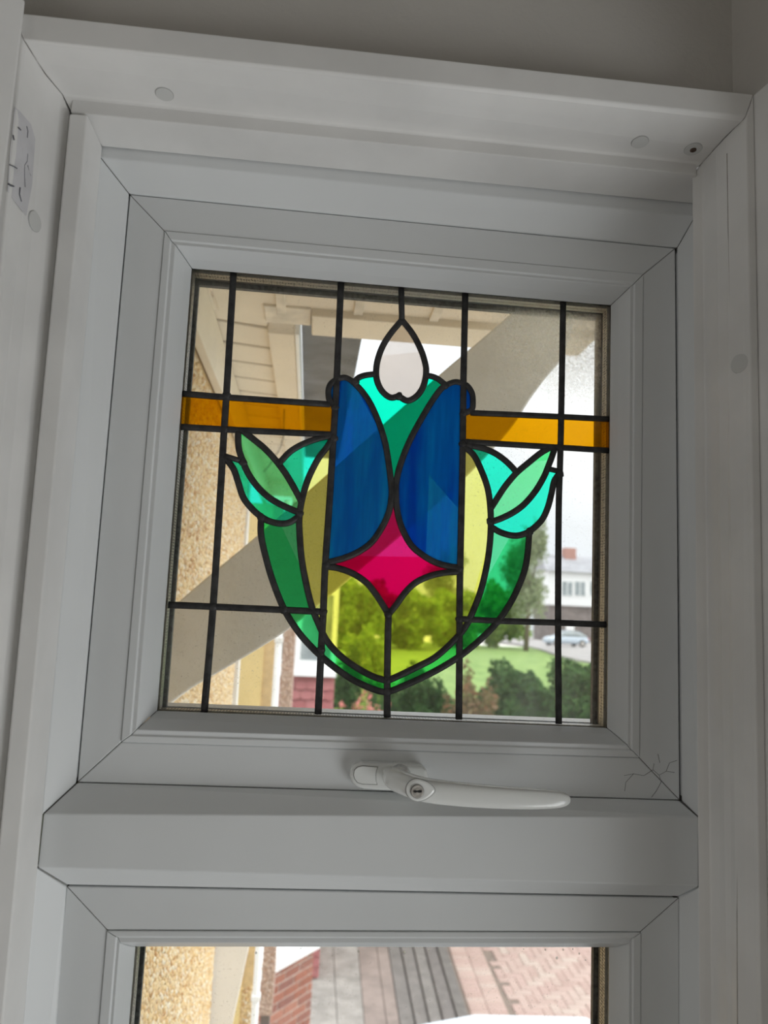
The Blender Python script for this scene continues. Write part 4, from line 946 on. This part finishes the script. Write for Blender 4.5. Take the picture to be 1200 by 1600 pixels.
# pale tree by the far house
def tree(px, ptop, D, hp, label, n):
    t = far(px, ptop, D); ZG = ZF; h = float(t[2]-ZG); rx = hp/F*D
    r = empty('tree', (float(t[0]), float(t[1]), ZG)); tag(r, label, 'tree')
    b = Vector((t[0], t[1], ZG))
    under(tube('trunk', [b, b+Vector((0.1, 0, h*0.3)), b+Vector((0, 0.1, h*0.75))], [0.22, 0.16, 0.05], M_BARK, None, 8), r)
    for k in range(6):
        a = k*1.05; under(tube('branch', [b+Vector((0.05, 0, h*(0.25+0.05*k))), b+Vector((rx*0.5*math.cos(a), rx*0.5*math.sin(a), h*(0.4+0.06*k)))], [0.08, 0.03], M_BARK, None, 6), r)
    for k in range(7):
        a = k*0.9; q = 0.5 if k else 0.0
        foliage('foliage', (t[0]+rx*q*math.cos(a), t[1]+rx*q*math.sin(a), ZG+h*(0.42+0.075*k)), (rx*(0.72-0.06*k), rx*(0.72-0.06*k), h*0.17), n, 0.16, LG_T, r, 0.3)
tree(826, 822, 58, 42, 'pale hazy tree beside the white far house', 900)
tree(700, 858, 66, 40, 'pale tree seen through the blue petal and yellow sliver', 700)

# ---- far house
DH = 88.0
ha = far(856, 960, DH); M_SLATE = mat('grey_slate', (0.34, 0.34, 0.36), 0.8, 0.15, 0.8)
hx0, hx1 = float(ha[0]), float(far(985, 960, DH)[0]); hy = float(ha[1]); he = float(far(880, 893, DH)[2]); hrz = float(far(880, 864, DH)[2]); hm_ = float(far(880, 946, DH)[2])
hs = tag(empty('far_house', (hx0, hy, ZG)), 'white rendered house with grey roof across the road', 'house')
under(box('upper_wall', (hx0, hy, hm_), (hx1, hy+7, he), M_FARW), hs); under(box('lower_wall', (hx0+0.3, hy+0.3, ZG), (hx1-0.3, hy+6.7, hm_), mat('brown_brick', (0.20, 0.17, 0.16), 0.9, 0.2, 2)), hs)
under(loft('roof', [[(hx0-0.4, hy-0.5, he), (hx0-0.2, hy+3.5, hrz), (hx0-0.4, hy+7.5, he)], [(hx1+0.4, hy-0.5, he), (hx1+0.4, hy+3.5, hrz), (hx1+0.4, hy+7.5, he)]], M_SLATE, None), hs)
chx = float(far(903, 870, DH)[0]); under(box('chimney', (chx-0.7, hy+2.6, he+1), (chx+0.7, hy+4, hrz+0.9), mat('red_chimney', (0.45, 0.24, 0.20), 0.9, 0.15, 3)), hs)
for px in (886, 906, 930):
    c_ = far(px, 920, DH); f_ = under(box('window_frame', (c_[0]-0.75, hy-0.06, c_[2]-0.95), (c_[0]+0.75, hy+0.04, c_[2]+0.95), M_WHITEP), hs)
    under(box('window_pane', (c_[0]-0.62, hy-0.09, c_[2]-0.82), (c_[0]+0.62, hy-0.05, c_[2]+0.82), M_GLASSD), hs)
    under(box('window_bar', (c_[0]-0.04, hy-0.12, c_[2]-0.82), (c_[0]+0.04, hy-0.08, c_[2]+0.82), M_WHITEP), hs)
dx_ = float(far(892, 970, DH)[0]); under(box('front_door', (dx_-0.5, hy+0.2, ZF), (dx_+0.5, hy+0.32, ZF+2.1), M_WHITEP), hs)

# ---- cars
def car(name, base, heading, paint, label, L=4.1, Wd=1.75, H=1.45):
    r = empty(name, tuple(map(float, base))); r.rotation_euler.z = heading; tag(r, label, 'car')
    # station, roof/bonnet height, half width, belt height
    st_ = [(0.0, 0.52, 0.62, 0.30), (0.06, 0.70, 0.78, 0.22), (0.25, 0.80, 0.85, 0.20), (0.7, 0.90, 0.875, 0.20), (1.15, 0.97, 0.875, 0.20), (2.0, 0.98, 0.875, 0.20), (3.0, 0.98, 0.875, 0.20), (3.6, 0.97, 0.86, 0.22), (3.98, 0.92, 0.80, 0.26), (4.08, 0.66, 0.70, 0.34)]
    S = []
    for s, h, w, b in st_:
        S.append([(s, -w*0.92, b), (s, -w, b+0.14), (s, -w, h*0.72), (s, -w*0.93, h*0.95), (s, -w*0.6, h+0.01), (s, 0, h+0.025), (s, w*0.6, h+0.01), (s, w*0.93, h*0.95), (s, w, h*0.72), (s, w, b+0.14), (s, w*0.92, b)])
    body = loft('body', S, paint, None, smooth=True, sub=1); body.parent = r
    cab = []
    for s, h, w in ((1.05, 0.94, 0.78), (1.35, 1.14, 0.73), (1.75, 1.38, 0.64), (2.3, 1.45, 0.62), (3.0, 1.42, 0.62), (3.5, 1.22, 0.68), (3.85, 0.94, 0.74)):
        cab.append([(s, -0.80, 0.92), (s, -w-0.04, 0.5*(0.92+h)), (s, -w, h-0.05), (s, -w*0.6, h), (s, w*0.6, h), (s, w, h-0.05), (s, w+0.04, 0.5*(0.92+h)), (s, 0.80, 0.92)])
    g = loft('cabin_glass', cab, M_GLASSD, None, smooth=True); g.parent = r
    rf = loft('roof_panel', [[(s, -w, z), (s, w, z), (s, w, z+0.03), (s, -w, z+0.03)] for s, w, z in ((1.70, 0.62, 1.365), (2.3, 0.63, 1.44), (3.05, 0.62, 1.405), (3.45, 0.6, 1.24))], paint, None); rf.parent = r
    for s in (0.75, 3.3):
        for sd in (-1, 1):
            w_ = disc('wheel', (s, sd*0.80, 0.32), 0.32, (0, sd, 0), 0.09, M_GASKET, None, 24, bevel=0.02); w_.parent = r
            hb = disc('hubcap', (s, sd*0.885, 0.32), 0.2, (0, sd, 0), 0.015, M_STEEL, None, 16); hb.parent = w_
    for sd in (-1, 1):
        l_ = disc('headlamp', (0.10, sd*0.6, 0.62), 0.11, (-1, 0, 0.1), 0.05, M_STEEL, None, 16); l_.parent = r
        l2 = disc('tail_lamp', (4.02, sd*0.62, 0.75), 0.10, (1, 0, 0.1), 0.06, mat('red_lamp', (0.6, 0.05, 0.04), 0.3), None, 12); l2.parent = r
    return r
M_CARW = mat('white_car_paint', (0.66, 0.69, 0.74), 0.2, 0.02, coat=0.6)
M_CARS = mat('silver_car_paint', (0.50, 0.58, 0.66), 0.25, 0.03, coat=0.5)
f0 = far(655, 1580, 5.0)
car('car', (float(f0[0])-1.85, float(f0[1])-0.55, ZG), math.radians(4), M_CARW, 'white car parked down on the paving close below the window')
c0_ = far(852, 1004, 70)
car('car', (float(c0_[0]), float(c0_[1]), ZF+0.12), math.radians(8), M_CARS, 'small silver blue car parked on the road across the lawn')
